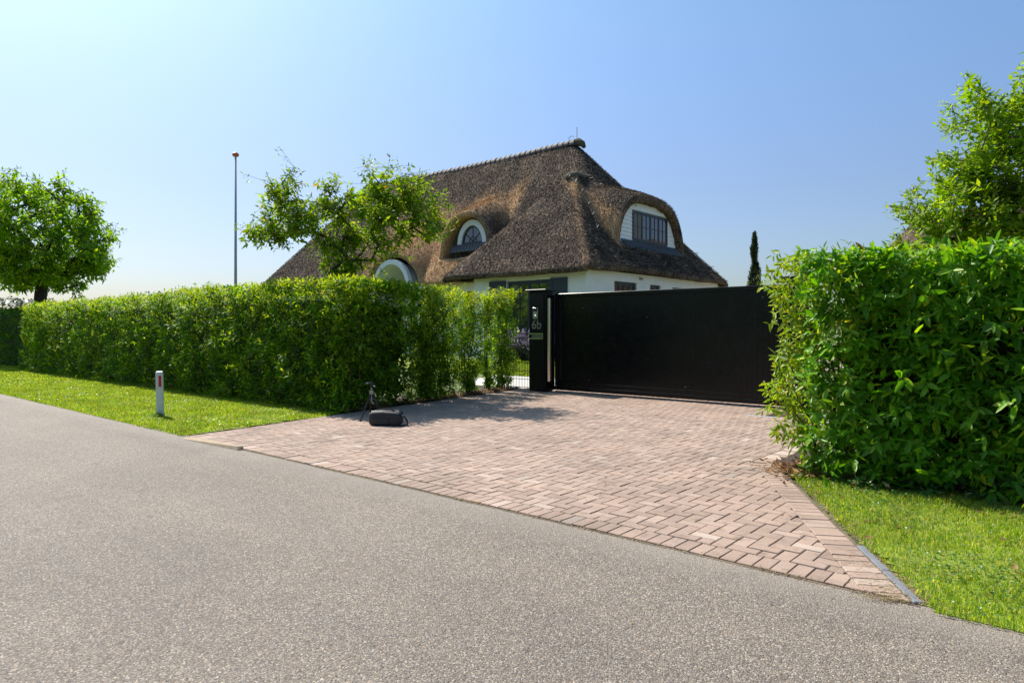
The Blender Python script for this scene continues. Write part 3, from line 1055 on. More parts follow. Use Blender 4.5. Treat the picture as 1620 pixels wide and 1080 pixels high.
# long left hedge
hl = thing('hedge', 'long clipped evergreen hedge running along the verge to the tripod corner', 'hedge', (-20, 7.7, 0))
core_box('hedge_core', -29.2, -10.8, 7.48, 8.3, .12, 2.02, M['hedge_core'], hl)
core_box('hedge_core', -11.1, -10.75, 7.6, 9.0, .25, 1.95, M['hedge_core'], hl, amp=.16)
near = dict(depth=.12, bumpa=.20, bscale=1.7)
hedge_leaves(hl, [
    ((-17, 7.05, .02), (6.95, 0, 0), (0, 0, 2.40), (0, -1, 0), 150, near),
    ((-29.4, 7.05, .02), (12.4, 0, 0), (0, 0, 2.34), (0, -1, 0), 105, near),
    ((-29.4, 7.05, 2.31), (19.3, 0, .12), (0, 1.4, 0), (0, 0, 1), 90, dict(depth=.1, bumpa=.13, lift=.4)),
    ((-10.0, 7.1, .02), (-.2, .9, 0), (0, 0, .6), (1, .1, 0), 120, dict(depth=.3, bumpa=.2)),
    ((-10.02, 7.05, .02), (-.38, 2.35, 0), (0, 0, 2.44), (1, .1, 0), 230, dict(depth=.26, bumpa=.18)),
    ((-11.2, 7.6, 2.42), (.95, 0, 0), (-.1, 1.8, .12), (0, 0, 1), 120, dict(depth=.12, bumpa=.15, lift=.5)),
    ((-29.4, 8.4, .02), (0, -1.35, 0), (0, 0, 2.28), (-1, 0, 0), 60, near),
    ((-29.4, 8.45, .3), (19, 0, 0), (0, 0, 2.0), (0, 1, 0), 30, near),
], 8, .108, .38, M['hedge'], rng, tipmat=M['shoot'], tipfrac=.17, zmax=2.44)
g = G()
for (x, y, r) in ((-10.35, 7.45, .03), (-10.7, 8.1, .025), (-10.8, 8.8, .022), (-10.25, 7.6, .02), (-12.5, 7.35, .02), (-14.4, 7.35, .02), (-17, 7.35, .02)):
    g.tube([(x, y, 0), (x + .03, y - .02, .7), (x - .05, y + .04, 1.5), (x, y, 2.1)], [r, r * .9, r * .7, r * .4], 6)
g.build('stems', M['bark'], hl, smooth=True, kind='stuff')

# next hedge further down the road
hf = thing('hedge', 'darker hedge further down the road beyond the end of the long hedge', 'hedge', (-38, 8, 0))
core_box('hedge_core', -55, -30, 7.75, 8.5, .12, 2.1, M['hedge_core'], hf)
hedge_leaves(hf, [((-55, 7.45, .02), (25.3, 0, 0), (0, 0, 2.3), (0, -1, 0), 45, near), ((-55, 7.45, 2.3), (25.3, 0, 0), (0, 1.2, 0), (0, 0, 1), 35, dict(depth=.1, bumpa=.12)),
                  ((-29.7, 7.45, .02), (0, 1.2, 0), (0, 0, 2.3), (1, 0, 0), 60, near)], 7, .13, .45, M['hedge_beech'], rng)

# sparse shrubs of the side hedge
cols = [((-10.55, 9.5), .46, 2.48, 230, 'dark leafy hedge shrub just behind the solid hedge corner'),
        ((-10.72, 10.1), .46, 2.55, 190, 'widest leafy hedge shrub of the side row, in front of the recessed white wall'),
        ((-11.0, 11.15), .42, 2.46, 180, 'middle hedge shrub in the side row, yellow-green at the top'),
        ((-11.12, 11.95), .2, 2.45, 70, 'thin sparse hedge shrub letting the white wall show through'),
        ((-11.32, 12.72), .38, 2.60, 170, 'hedge shrub closest to the black intercom post, bare stem below')]
for (c, r, h, ns, lab) in cols:
    t = thing('hedge_shrub', lab, 'shrub', (*c, 0), 'shrubs in the side row of the drive')
    g = G()
    stems = []
    for q in range(4):
        a = random.uniform(0, 6.28); rr = r * .45
        p = [(c[0] + random.gauss(0, .05), c[1] + random.gauss(0, .05), 0)]
        for z in (.6, 1.2, 1.8, h - .25):
            p.append((c[0] + math.cos(a) * rr * z / h + random.gauss(0, .03), c[1] + math.sin(a) * rr * z / h * 1.2 + random.gauss(0, .03), z))
        g.tube(p, [.018, .015, .012, .009, .005], 5)
    g.build('stems', M['bark'], t, smooth=True)
    n = int(ns * 4.2)
    z = rng.uniform(.12, h - .1, n); a = rng.uniform(0, 6.28, n)
    rr = r * np.sqrt(rng.uniform(.05, 1, n)) * (.75 + .45 * np.sin(z * 2.6 + c[1]) * .4 + .25 * (z > 1.2))
    P = np.stack([c[0] + np.cos(a) * rr, c[1] + np.sin(a) * rr * 1.35, z], 1)
    P += nz(P, 2.2, 1.0)[:, None] * np.array([.14, .14, .05])
    D = np.stack([np.cos(a), np.sin(a), np.full(n, .8)], 1) + rng.normal(0, .35, (n, 3))
    tm = z + rng.normal(0, .3, n) > h - .45
    for sel, mt, nm in ((~tm, M['hedge'], 'foliage'), (tm, M['shoot'], 'young_shoots')):
        V, F = leaves(*shoots(P[sel], D[sel], 8, .09, .36, rng, step=.02))
        fast(nm, V, F, mt, t, kind='stuff')

# right hedge: large leaved laurel
hr = thing('hedge', 'tall broad-leaved laurel hedge beside the end of the black gate', 'hedge', (0, 7.8, 0))
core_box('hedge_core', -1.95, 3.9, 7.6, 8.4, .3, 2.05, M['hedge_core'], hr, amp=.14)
nr = dict(depth=.15, bumpa=.15, lift=.35)
P, D, fr = hedge_leaves(hr, [
    ((-2.25, 7.08, .12), (6.2, 0, 0), (0, 0, 2.15), (0, -1, 0), 190, dict(depth=.18, bumpa=.11, lift=.25)),
    ((-1.7, 6.98, .2), (1.9, 0, 0), (0, 0, 1.5), (0, -1, 0), 26, nr),
    ((-2.1, 7.3, .05), (5.5, 0, 0), (0, 0, .55), (0, -1, 0), 90, dict(depth=.2, bumpa=.15, lift=.2)),
    ((-2.3, 7.1, 2.27), (6.2, 0, 0), (0, 1.4, .02), (0, 0, 1), 85, dict(depth=.10, bumpa=.06, lift=.15)),
    ((-2.3, 8.45, .12), (6.2, 0, 0), (0, 0, 2.1), (0, 1, 0), 45, nr),
], 8, .12, .38, M['laurel'], rng, detail=2, tipmat=M['shoot'], tipfrac=.055, grav=.42, zmax=2.28)
# warm sparse end of the hedge
hedge_leaves(hr, [
    ((-2.62, 8.3, .3), (0, -1.05, 0), (0, 0, 1.98), (-1, -.1, 0), 150, dict(depth=.2, bumpa=.2, lift=.4, bscale=1.6)),
    ((-2.62, 7.24, .35), (.85, -.14, 0), (0, 0, 1.93), (-.2, -1, 0), 105, dict(depth=.2, bumpa=.2, lift=.4, bscale=1.6)),
    ((-2.6, 7.25, 2.24), (.8, 0, 0), (0, 1.0, 0), (0, 0, 1), 60, dict(depth=.1, bumpa=.1, lift=.5)),
], 7, .10, .33, M['laurel_warm'], rng, detail=2, name='end_foliage', grav=.4)
for (x, y, r) in ((-2.24, 7.40, .030), (-2.32, 7.62, .022), (-2.1, 7.5, .02), (-2.0, 7.7, .022), (-1.5, 7.75, .02), (-.6, 7.7, .025), (.2, 7.7, .02)):
    g = G()
    g.tube([(x, y, 0), (x - .02, y - .03, .35), (x + .04, y, .9), (x - .08, y + .05, 1.4), (x, y + .1, 1.9)], [r * 1.1, r, r * .85, r * .6, r * .3], 7)
    for q in range(5):
        z = random.uniform(.3, 1.7); a = random.uniform(2.2, 5.2)
        g.tube([(x, y, z), (x + math.cos(a) * .2, y + math.sin(a) * .15, z + .25), (x + math.cos(a) * .35, y + math.sin(a) * .3, z + .55)], [r * .4, r * .3, r * .15], 5)
    g.build('stem', M['bark'], hr, smooth=True)
# the largest leaves one sees, each an object
pf, df, nf, lf, wf = fr
cand = np.where((pf[:, 1] < 7.02) & (pf[:, 0] > -1.9) & (pf[:, 0] < .3) & (pf[:, 2] > .3) & (lf > .12))[0]
rng.shuffle(cand)
cand = cand[:290]
V, F = leaves(np.array([[0, 0, 0.]]), np.array([[1., 0, 0]]), np.array([[0, 0, 1.]]), 1.0, .36, detail=2)
lo = fast('leaf', V, F, M['laurel'], hr, world=False)
shm = lo.data
first = True
for i in cand:
    o = lo if first else bpy.data.objects.new('leaf', shm)
    if not first: put(o, hr, False)
    first = False
    d = Vector(df[i]); n_ = Vector(nf[i]); s_v = d.cross(n_).normalized(); n_ = s_v.cross(d).normalized()
    # matrix columns: leaf axis, -side, normal
    mt = Matrix((d, -s_v, n_)).transposed().to_4x4()
    L = float(lf[i]) * 1.05
    o.rotation_euler = mt.to_euler()
    o.scale = (L, L, L)
    o.location = Vector(pf[i]) + Vector((0, -.035, 0)) - Vector((0, 7.8, 0))

# weeds at the hedge foot
P = np.stack([rng.uniform(-2.3, 2.5, 90), 7.02 + rng.normal(0, .1, 90), rng.uniform(.04, .12, 90)], 1)
V, F = leaves(*shoots(P, np.tile([[0, -.2, 1.]], (90, 1)), 6, .07, .6, rng, step=.01))
tag(fast('weeds', V, F, M['clover']), 'low leafy weeds at the foot of the laurel hedge', 'weeds', kind='stuff')

# black railing inside the laurel hedge
t = thing('railing', 'black metal railing hidden in the foot of the laurel hedge', 'railing', (0, 7.5, 0))
g = G()
g.box(-2.2, 3.4, 7.49, 7.51, .12, .15); g.box(-2.2, 3.4, 7.49, 7.51, 1.3, 1.33)
g.build('rail', M['black_paint'], t)
x = -2.05
while x < 3.3:
    g = G(); g.box(x, x + .018, 7.470, 7.488, 0, 1.36); g.build('bar', M['black_paint'], t)
    x += .115

# ------------------------------------------------------------------ gate and intercom post
GY = 13.0
t = thing('sliding_gate', 'wide solid black sliding gate closing the brick drive', 'gate', (-7, GY, 0))
GX0, GX1 = -9.865, -4.4
g = G(); g.box(GX0 + .06, GX1 - .06, GY + .02, GY + .05, .24, 2.28)
g.build('backing_panel', M['gate'], t)
g = G(); g.box(GX0, GX1, GY - .03, GY + .06, 2.25, 2.33, None, .006); g.build('top_rail', M['gate'], t)
g = G(); g.box(GX0, GX1, GY - .045, GY + .075, .055, .15, None, .008); g.box(GX0, GX1, GY - .03, GY + .06, .153, .25, None, .006); g.build('bottom_rail', M['gate'], t)
for xx in (GX0, GX1 - .07):
    g = G(); g.box(xx, xx + .07, GY - .028, GY + .058, .253, 2.247, None, .005); g.build('stile', M['gate'], t)
nb = 50
bw = (GX1 - GX0 - .14) / nb
g = G(); g.box(.0006, bw - .0006, 0, .018, .253, 2.247, None, .0009)
o0 = None
for i in range(nb):
    if o0 is None:
        o0 = g.build('slat', M['gate'], t, world=False); o = o0
    else:
        o = bpy.data.objects.new('slat', o0.data); put(o, t, False)
    o.location = (GX0 + .07 + i * bw + 7, random.gauss(0, .0006), 0)
    o.rotation_euler = (0, 0, random.gauss(0, .002))
for (x, z) in ((-9.05, 1.98), (-7.4, 1.75), (-8.9, .33), (-4.9, 2.1), (-6.5, .3)):
    g = G(); g.lathe([(.008, 0), (.008, .004)], (0, 0, 0), 8)
    o = g.build('bolt', M['steel'], t, world=False); o.rotation_euler = (R(90), 0, 0); o.location = (x + 7, -.004, z)
# ground track
g = G(); g.box(-9.86, -4.4, GY - .02, GY + .03, .012, .03); tag(g.build('track', M['black_matt'], t))

PX0, PX1, PY0, PY1, PZ = -10.36, -9.93, 12.62, 12.98, 2.38
p = thing('gate_post', 'broad black gate post with house number, intercom and letter slot', 'gate post', (-10.15, 12.8, 0))
g = G()
g.box(PX0, PX1, PY0, PY1, 0.0, 1.26, None, .006); g.box(PX0, PX1, PY0, PY1, 1.40, PZ, None, .006)
g.box(PX0 + .0, PX0 + .035, PY0, PY1, 1.262, 1.398); g.box(PX1 - .035, PX1, PY0, PY1, 1.262, 1.398); g.box(PX0 + .036, PX1 - .036, PY0 + .1, PY1 - .002, 1.262, 1.398)
g.build('column', M['black_paint'], p)
g = G(); g.box(PX0 - .09, PX1 + .11, PY0 - .06, PY1 + .08, PZ + .002, PZ + .05, None, .008); g.build('cap', M['black_paint'], p)
g = G(); g.tube([(PX1 + .0, PY0 + .19, .26), (PX1 + .0, PY0 + .19, 2.22)], .085, 28); g.build('polished_strip', M['polished'], p, smooth=False)
g = G(); g.box(PX1 + .002, PX1 + .06, PY0 + .02, PY0 + .07, .05, 2.3, None, .004); g.box(PX1 + .002, PX1 + .06, PY0 + .315, PY0 + .36, .05, 2.3, None, .004); g.box(PX1 + .002, PX1 + .055, PY0 + .07, PY0 + .315, .05, .22); g.build('guide_channel', M['black_paint'], p)
# intercom
ix = (PX0 + PX1) / 2 - .015
ic = G(); ic.box(ix - .075, ix + .075, PY0 - .022, PY0 - .001, 1.73, 2.00, None, .005)
ico = ic.build('intercom', M['grey_metal'], p)
g = G(); g.box(ix - .055, ix + .055, PY0 - .027, PY0 - .0225, 1.915, 1.985); g.build('speaker_grille', M['black_matt'], ico)
g = G(); g.box(ix - .055, ix + .055, PY0 - .027, PY0 - .0225, 1.75, 1.90); g.build('push_plate', M['steel'], ico)
mb, nt, b = newmat('lit_button'); b.inputs['Base Color'].default_value = (.8, .85, .9, 1); b.inputs['Emission Color'].default_value = (.8, .9, 1, 1); b.inputs['Emission Strength'].default_value = .5
g = G(); g.lathe([(.022, 0), (.020, .006)], n=14)
o = g.build('button', mb, ico, world=False); o.rotation_euler = (R(90), 0, 0)
o.location = Vector((ix + .005, PY0 - .027, 1.82)) - wloc(ico)
# number
fc = bpy.data.curves.new('number', 'FONT'); fc.body = '6b'; fc.size = .30; fc.extrude = .004; fc.align_x = 'CENTER'; fc.offset = .0035
tmp = bpy.data.objects.new('tmp', fc); COL.objects.link(tmp)
dg = bpy.context.evaluated_depsgraph_get()
me = bpy.data.meshes.new_from_object(tmp.evaluated_get(dg))
bpy.data.objects.remove(tmp)
me.materials.clear(); me.materials.append(M['grey_metal'])
o = bpy.data.objects.new('house_number', me)
o.location = (ix + .03, PY0 - .008, 1.50); o.rotation_euler = (R(90), 0, 0)
put(o, p)
# letter slot
g = G()
g.box(PX0 - .012, PX1 - .004, PY0 - .016, PY0 - .001, 1.368, 1.40); g.box(PX0 + .0, PX1 - .004, PY0 - .016, PY0 - .001, 1.25, 1.285); g.box(PX1 - .03, PX1 - .004, PY0 - .016, PY0 - .001, 1.287, 1.366)
sl = g.build('letter_slot', M['steel'], p)
g = G(); g.box(PX0 + .037, PX1 - .037, PY0 + .03, PY0 + .045, 1.266, 1.396); g.build('flap', M['grey_metal'], sl)
# far gate post
p2 = thing('gate_post', 'black post at the far end of the gate, only its cap above the hedge leaves', 'gate post', (-4.1, 12.8, 0))
g = G(); g.box(-4.33, -3.9, 12.62, 12.98, 0, 2.40, None, .006); g.build('column', M['black_paint'], p2)
g = G(); g.box(-4.44, -3.81, 12.56, 13.06, 2.402, 2.45, None, .008); g.build('cap', M['black_paint'], p2)

# mesh fence left of the post
t = thing('wire_fence', 'fine black wire fence panel between the side shrubs and the intercom post', 'fence', (-10.9, 12.9, 0))
g = G()
x = -11.55
while x < -10.38:
    g.box(x, x + .008, 12.895, 12.903, .03, 1.42); x += .05
g.build('upright_wires', M['black_paint'], t, kind='stuff')
for z in (.06, .26, .46, .66, .86, 1.06, 1.26, 1.38):
    g = G(); g.box(-11.55, -10.38, 12.904, 12.912, z, z + .012); g.build('cross_wire', M['black_paint'], t)
g = G(); g.box(-11.62, -11.56, 12.87, 12.93, 0, 1.46); g.build('post', M['black_paint'], t)

# ------------------------------------------------------------------ garden behind
g = G()
def strip(name, x0, x1, y0, y1, mat, dz):
    ysn = np.linspace(y0, y1, 12)
    g = G(); vs = []
    for yv in ysn: vs += [(x0, yv, float(gz(0, yv)) + dz), (x1, yv, float(gz(0, yv)) + dz)]
    g.add(vs, [(2 * i, 2 * i + 1, 2 * i + 3, 2 * i + 2) for i in range(len(ysn) - 1)])
    return tag(g.build(name, mat), kind='structure')
strip('terrace', -13.6, -10.6, 13.35, 14.75, M['terrace'], .012)
strip('lawn', -22, -10.6, 14.76, 16.4, M['turf'], .012)
M['inner_drive'] = pmat('inner_drive', (.30, .22, .18), (.24, .18, .15), 5, .9)
strip('inner_driveway', -10.9, -4.4, 16.02, 40, M['inner_drive'], .02)
strip('lawn', -4.39, 14, 13.3, 40, M['turf'], .016)
V, F = blades(26000, -16, -12.2, 14.78, 16.4, lambda a, b_: True, .06, .006, rng, z=0)
V[:, 2] += gz(0, V[:, 1]) + .012
tag(fast('grass', V, F, M['grass']), 'mown garden grass between the white terrace and the lavender', 'grass', kind='stuff')
for i, (x, y, s, lab) in enumerate(((-13.35, 16.75, 1.0, 'flowering lavender bush right beside the gate post in view'), (-14.1, 16.8, 1.05, 'tall lavender bush under the dark-framed window'), (-14.9, 16.7, .95, 'lavender bush behind the last side shrub'))):
    t = thing('lavender_bush', lab, 'lavender', (x, y, float(gz(0, y))), 'lavender bushes in front of the house')
    n = 260
    a = rng.uniform(0, 6.28, n); el = np.radians(rng.uniform(35, 88, n))
    d = np.stack([np.cos(a) * np.cos(el), np.sin(a) * np.cos(el), np.sin(el)], 1)
    base = np.array([x, y, float(gz(0, y))]) + np.column_stack([rng.normal(0, .10, (n, 2)), np.zeros(n)])
    L = s * rng.uniform(.75, 1.05, n)
    tip = base + d * L[:, None]
    tube_edges('stems', np.concatenate([base, tip]), np.concatenate([np.full(n, -1), np.arange(n)]), np.full(2 * n, .004), M['lav_leaf'], t, n=3)['kind'] = 'stuff'
    V, F = leaves(*shoots(base + d * (L * rng.uniform(.2, .6, n))[:, None], d, 9, .13, .16, rng, spread=(15, 60), grav=0, step=.05))
    fast('foliage', V, F, M['lav_leaf'], t, kind='stuff')
    V, F = leaves(*shoots(tip, d, 9, .045, .5, rng, spread=(10, 70), grav=0, step=.017))
    fast('flower_spikes', V, F, M['lav'], t, kind='stuff')


# ------------------------------------------------------------------ house
def smin(a, b_, k):
    h = np.clip(.5 + .5 * (b_ - a) / k, 0, 1)
    return b_ * (1 - h) + a * h - k * h * (1 - h)
def smax(a, b_, k): return -smin(-a, -b_, k)


EX = -11.7
D1 = dict(c=-19.05, a=1.5, zb=4.30, h=1.85, p=2.4, q=.55, front=19.2)
D2 = dict(c=22.4, a=2.5, zb=4.2, h=2.1, p=3.4, q=.5, front=-12.5)
D3 = dict(c=-22.7, a=1.75, zb=3.2, h=1.5, p=2.0, q=.5, front=18.5)
def prof(s, d): return np.clip(1 - np.abs(s) ** d['p'], 0, 1) ** d['q']


def roof_z(x, y, flags=(1, 1)):
    x = np.asarray(x, float); y = np.asarray(y, float)
    m1 = smin((y - 18.5) * 1.335, (27.2 - y) * 1.32, .3)
    m2 = smin((EX - x) * 1.25, (x + 34.5) * 1.28, .3)
    main = smin(m1, m2, .5)
    wing = smin(smin((y - 17.0) * 1.08, (x + 18.0) * 1.22, .25), (EX - x) * 1.24, .25)
    wing = np.where((y - 17.0) * 1.0 > 5.5, wing - (y - 22.5) * 1.0, wing)
    z = 3.4 + smax(main, wing, .18)
    z = z + .10 * np.exp(-np.minimum(np.abs(EX - x), 9) * 3)       # thatch lip kicks out a little
    if flags[0]:
        s = (x - D1['c']) / D1['a']
        zd = D1['zb'] + D1['h'] * prof(s, D1) + .45 * (y - D1['front'])
        zd = np.where((np.abs(s) < 1) & (y >= D1['front'] - 1e-6) & (y < 23) & (zd > z - 1), zd, -99)
        z = np.where(zd > -50, smax(z, zd, .22), z)
    if flags[1]:
        s = (y - D2['c']) / D2['a']
        dx_ = D2['front'] - x
        zd = D2['zb'] + D2['h'] * prof(s, D2) + .55 * dx_ - .14 * dx_ ** 2
        zd = np.where((np.abs(s) < 1) & (x <= D2['front'] + 1e-6) & (x > -17) & (zd > z - 1), zd, -99)
        z = np.where(zd > -50, smax(z, zd, .45), z)
    s = (x - D3['c']) / D3['a']
    zd = D3['zb'] + D3['h'] * prof(s, D3) + .55 * (y - D3['front'])
    zd = np.where((np.abs(s) < 1) & (y < 21.5) & (zd > z - 1), zd, -99)
    z = np.where(zd > -50, smax(z, zd, .2), z)
    return z


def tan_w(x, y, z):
    """sunlit patches round the dormers, painted into the reed colour (0..1)"""
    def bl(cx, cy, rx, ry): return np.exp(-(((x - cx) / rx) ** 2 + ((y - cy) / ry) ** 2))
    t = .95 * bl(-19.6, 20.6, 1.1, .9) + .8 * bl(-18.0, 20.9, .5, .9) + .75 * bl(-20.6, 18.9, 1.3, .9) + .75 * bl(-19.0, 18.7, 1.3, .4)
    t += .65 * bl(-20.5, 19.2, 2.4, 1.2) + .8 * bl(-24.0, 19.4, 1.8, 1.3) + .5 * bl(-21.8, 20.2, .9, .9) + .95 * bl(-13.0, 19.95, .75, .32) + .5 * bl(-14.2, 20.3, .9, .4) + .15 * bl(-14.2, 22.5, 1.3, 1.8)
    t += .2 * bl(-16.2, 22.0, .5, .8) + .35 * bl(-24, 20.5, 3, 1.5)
    f = np.clip(((x + 14.85) * 3.15 + (20.6 - y) * 3.6) / (3.15 ** 2 + 3.6 ** 2), 0, 1)      # highlight along the wing's hip, put into the colour
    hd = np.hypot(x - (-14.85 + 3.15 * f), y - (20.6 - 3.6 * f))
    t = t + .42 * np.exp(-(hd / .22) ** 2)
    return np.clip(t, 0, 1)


def grid_with(a0, a1, st, cuts):
    base = list(np.arange(a0, a1, st)) + [a1]
    for c in cuts: base = [v for v in base if abs(v - c) > st * .4]
    return sorted(set(round(v, 5) for v in base + list(cuts)))


house = thing('thatched_house', 'white villa with a big brown thatched roof behind the hedge and gate', 'house', (-22, 22, .4))
st = .11
gx = grid_with(-34.5, EX, st, [-18.0, D2['front'], D2['front'] + .002, D1['c'] - D1['a'], D1['c'] + D1['a'], -34.5, EX])
gy = grid_with(17.0, 27.2, st, [18.5, D1['front'], D1['front'] - .002, D2['c'] - D2['a'], D2['c'] + D2['a'], 17.0, 27.2])
XX, YY = np.meshgrid(gx, gy)
ZZ = roof_z(XX, YY)
jt_ = np.array([noise.noise(Vector((a * 1.2, b_ * 1.2, 3.3))) * .05 + noise.noise(Vector((a * 5, b_ * 5, 1))) * .022 for a, b_ in zip(XX.ravel(), YY.ravel())]).reshape(XX.shape)
ZZ = ZZ + jt_
ncx, ncy = len(gx), len(gy)
gxa, gya = np.array(gx), np.array(gy)
inc = np.zeros((ncy - 1, ncx - 1), bool)
for j in range(ncy - 1):
    for i in range(ncx - 1):
        cx, cy = (gx[i] + gx[i + 1]) / 2, (gy[j] + gy[j + 1]) / 2
        ok = cy > 18.5 or cx > -18.0
        if abs(gy[j] - (D1['front'] - .002)) < 1e-4 and abs(cx - D1['c']) < D1['a'] and abs(ZZ[j, i] - ZZ[j + 1, i]) + abs(ZZ[j, i + 1] - ZZ[j + 1, i + 1]) > .1: ok = False
        if abs(gx[i] - D2['front']) < 1e-4 and abs(cy - D2['c']) < D2['a'] and abs(ZZ[j, i] - ZZ[j, i + 1]) + abs(ZZ[j + 1, i] - ZZ[j + 1, i + 1]) > .1: ok = False
        inc[j, i] = ok
V = np.stack([XX, YY, ZZ], -1).reshape(-1, 3)
F = [(j * ncx + i, j * ncx + i + 1, (j + 1) * ncx + i + 1, (j + 1) * ncx + i) for j in range(ncy - 1) for i in range(ncx - 1) if inc[j, i]]
Vl = [tuple(v) for v in V]
# skirt along the eaves
inward = {}
edges = []
def inq(j, i): return 0 <= j < ncy - 1 and 0 <= i < ncx - 1
for j in range(ncy - 1):
    for i in range(ncx - 1):
        if not inc[j, i]: continue
        for (dj, di, a, b_, nrm) in ((-1, 0, (j, i), (j, i + 1), (0, 1)), (1, 0, (j + 1, i + 1), (j + 1, i), (0, -1)), (0, -1, (j + 1, i), (j, i), (1, 0)), (0, 1, (j, i + 1), (j + 1, i + 1), (-1, 0))):
            jj, ii = j + dj, i + di
            outside = not inq(jj, ii)
            if not outside and not inc[jj, ii]:
                cx, cy = (gx[ii] + gx[ii + 1]) / 2, (gy[jj] + gy[jj + 1]) / 2
                outside = not (cy > 18.5 or cx > -18.0)
            if outside:
                edges.append((a, b_))
                for v in (a, b_): inward.setdefault(v, set()).add(nrm)
idx = {}
for v, ns in inward.items():
    nx_, ny_ = sum(n_[0] for n_ in ns), sum(n_[1] for n_ in ns)
    p0 = Vector(Vl[v[0] * ncx + v[1]])
    a_ = len(Vl)
    Vl.append((p0.x - .02 * nx_, p0.y - .02 * ny_, p0.z - .07))
    Vl.append((p0.x + .04 * nx_, p0.y + .04 * ny_, p0.z - .18))
    Vl.append((p0.x + .30 * nx_, p0.y + .30 * ny_, p0.z - .15))
    idx[v] = a_
for a, b_ in edges:
    ia, ib = a[0] * ncx + a[1], b_[0] * ncx + b_[1]
    F.append((ia, idx[a], idx[b_], ib))
    F.append((idx[a], idx[a] + 1, idx[b_] + 1, idx[b_]))
    F.append((idx[a] + 1, idx[a] + 2, idx[b_] + 2, idx[b_] + 1))


def rim(front_pts, inner_pts, back):
    """thatch thickness round a dormer mouth: outer curve, inner curve, tunnel back"""
    b0 = len(Vl); n = len(front_pts)
    mids = [tuple(Vector(o).lerp(Vector(i_), .35) - Vector(back) * .10) for o, i_ in zip(front_pts, inner_pts)]
    Vl.extend(front_pts); Vl.extend(mids); Vl.extend(inner_pts); Vl.extend([tuple(Vector(p) + Vector(back)) for p in inner_pts])
    for r_ in range(3):
        for i in range(n - 1):
            F.append((b0 + r_ * n + i, b0 + r_ * n + i + 1, b0 + (r_ + 1) * n + i + 1, b0 + (r_ + 1) * n + i))


j1 = gy.index(round(D1['front'], 5))
o1 = [(gx[i], gy[j1], ZZ[j1, i]) for i in range(ncx) if abs(gx[i] - D1['c']) <= D1['a'] + 1e-4]
i1 = [(D1['c'] + (p_[0] - D1['c']) * .86, p_[1] + .02, 4.25 + (p_[2] - 4.25) * .875) for p_ in o1]
rim(o1, i1, (0, .5, 0))
i2_ = gx.index(round(D2['front'], 5))
o2 = [(gx[i2_], gy[j], ZZ[j, i2_]) for j in range(ncy) if abs(gy[j] - D2['c']) <= D2['a'] + 1e-4]
i2 = [(p_[0] - .02, D2['c'] + (p_[1] - D2['c']) * .91, 4.1 + (p_[2] - 4.1) * .89) for p_ in o2]
rim(o2, i2, (-.27, 0, 0))

me = bpy.data.meshes.new('thatch')
me.from_pydata([tuple(float(c) for c in v) for v in Vl], [], F)
me.update()
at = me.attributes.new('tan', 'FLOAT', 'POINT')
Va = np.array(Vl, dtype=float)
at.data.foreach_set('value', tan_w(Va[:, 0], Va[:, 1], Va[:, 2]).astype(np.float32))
uvl = me.uv_layers.new(name='UVMap')
uvs = np.zeros((len(me.loops), 2), np.float32)
for p_ in me.polygons:
    n_ = p_.normal
    sx_ = abs(n_.x) > abs(n_.y)
    for li in p_.loop_indices:
        c = Vl[me.loops[li].vertex_index]
        uvs[li] = (c[1], c[2]) if sx_ else (c[0], c[2])
    p_.use_smooth = True
uvl.data.foreach_set('uv', uvs.ravel())
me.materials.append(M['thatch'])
roof = bpy.data.objects.new('thatched_roof', me)
put(roof, house)


# loose reed ends standing proud of the thatch
def reeds(n, x0, x1, y0, y1, zf, tanf, rg, parent, keep):
    x = rg.uniform(x0, x1, n); y = rg.uniform(y0, y1, n)
    k_ = keep(x, y); x, y = x[k_], y[k_]
    e = .04
    z = zf(x, y)
    gxx = (zf(x + e, y) - zf(x - e, y)) / (2 * e); gyy = (zf(x, y + e) - zf(x, y - e)) / (2 * e)
    ok = (np.abs(gxx) < 3.5) & (np.abs(gyy) < 3.5)
    x, y, z, gxx, gyy = x[ok], y[ok], z[ok], gxx[ok], gyy[ok]
    n = len(x)
    N = norm(np.stack([-gxx, -gyy, np.ones(n)], 1))
    dn = np.stack([-gxx, -gyy, -(gxx ** 2 + gyy ** 2)], 1)
    dn = norm(dn)
    D = norm(dn + N * rg.uniform(.10, .5, n)[:, None] + rg.normal(0, .2, (n, 3)))
    P = np.stack([x, y, z + .0], 1)
    Nn = norm(N + rg.normal(0, .5, (n, 3)))
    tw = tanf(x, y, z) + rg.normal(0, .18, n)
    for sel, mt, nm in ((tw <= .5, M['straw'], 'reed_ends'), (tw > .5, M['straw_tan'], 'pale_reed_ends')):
        if sel.sum() < 3: continue
        m_ = sel.sum()
        V, F_ = leaves(P[sel], D[sel], Nn[sel], rg.uniform(.06, .15, m_), rg.uniform(.008, .02, m_), detail=0, droop=.05)
        fast(nm, V, F_, mt, parent, kind='stuff')


visz = lambda x, y: ((y > 18.5) | (x > -18.0)) & ((y < 23.0) | (x > -16.8)) & (x > -34.4) & (x < EX - .02)
reeds(300000, -34.4, EX, 17.02, 27.1, lambda x, y: roof_z(x, y) + .01, tan_w, rng, roof, visz)

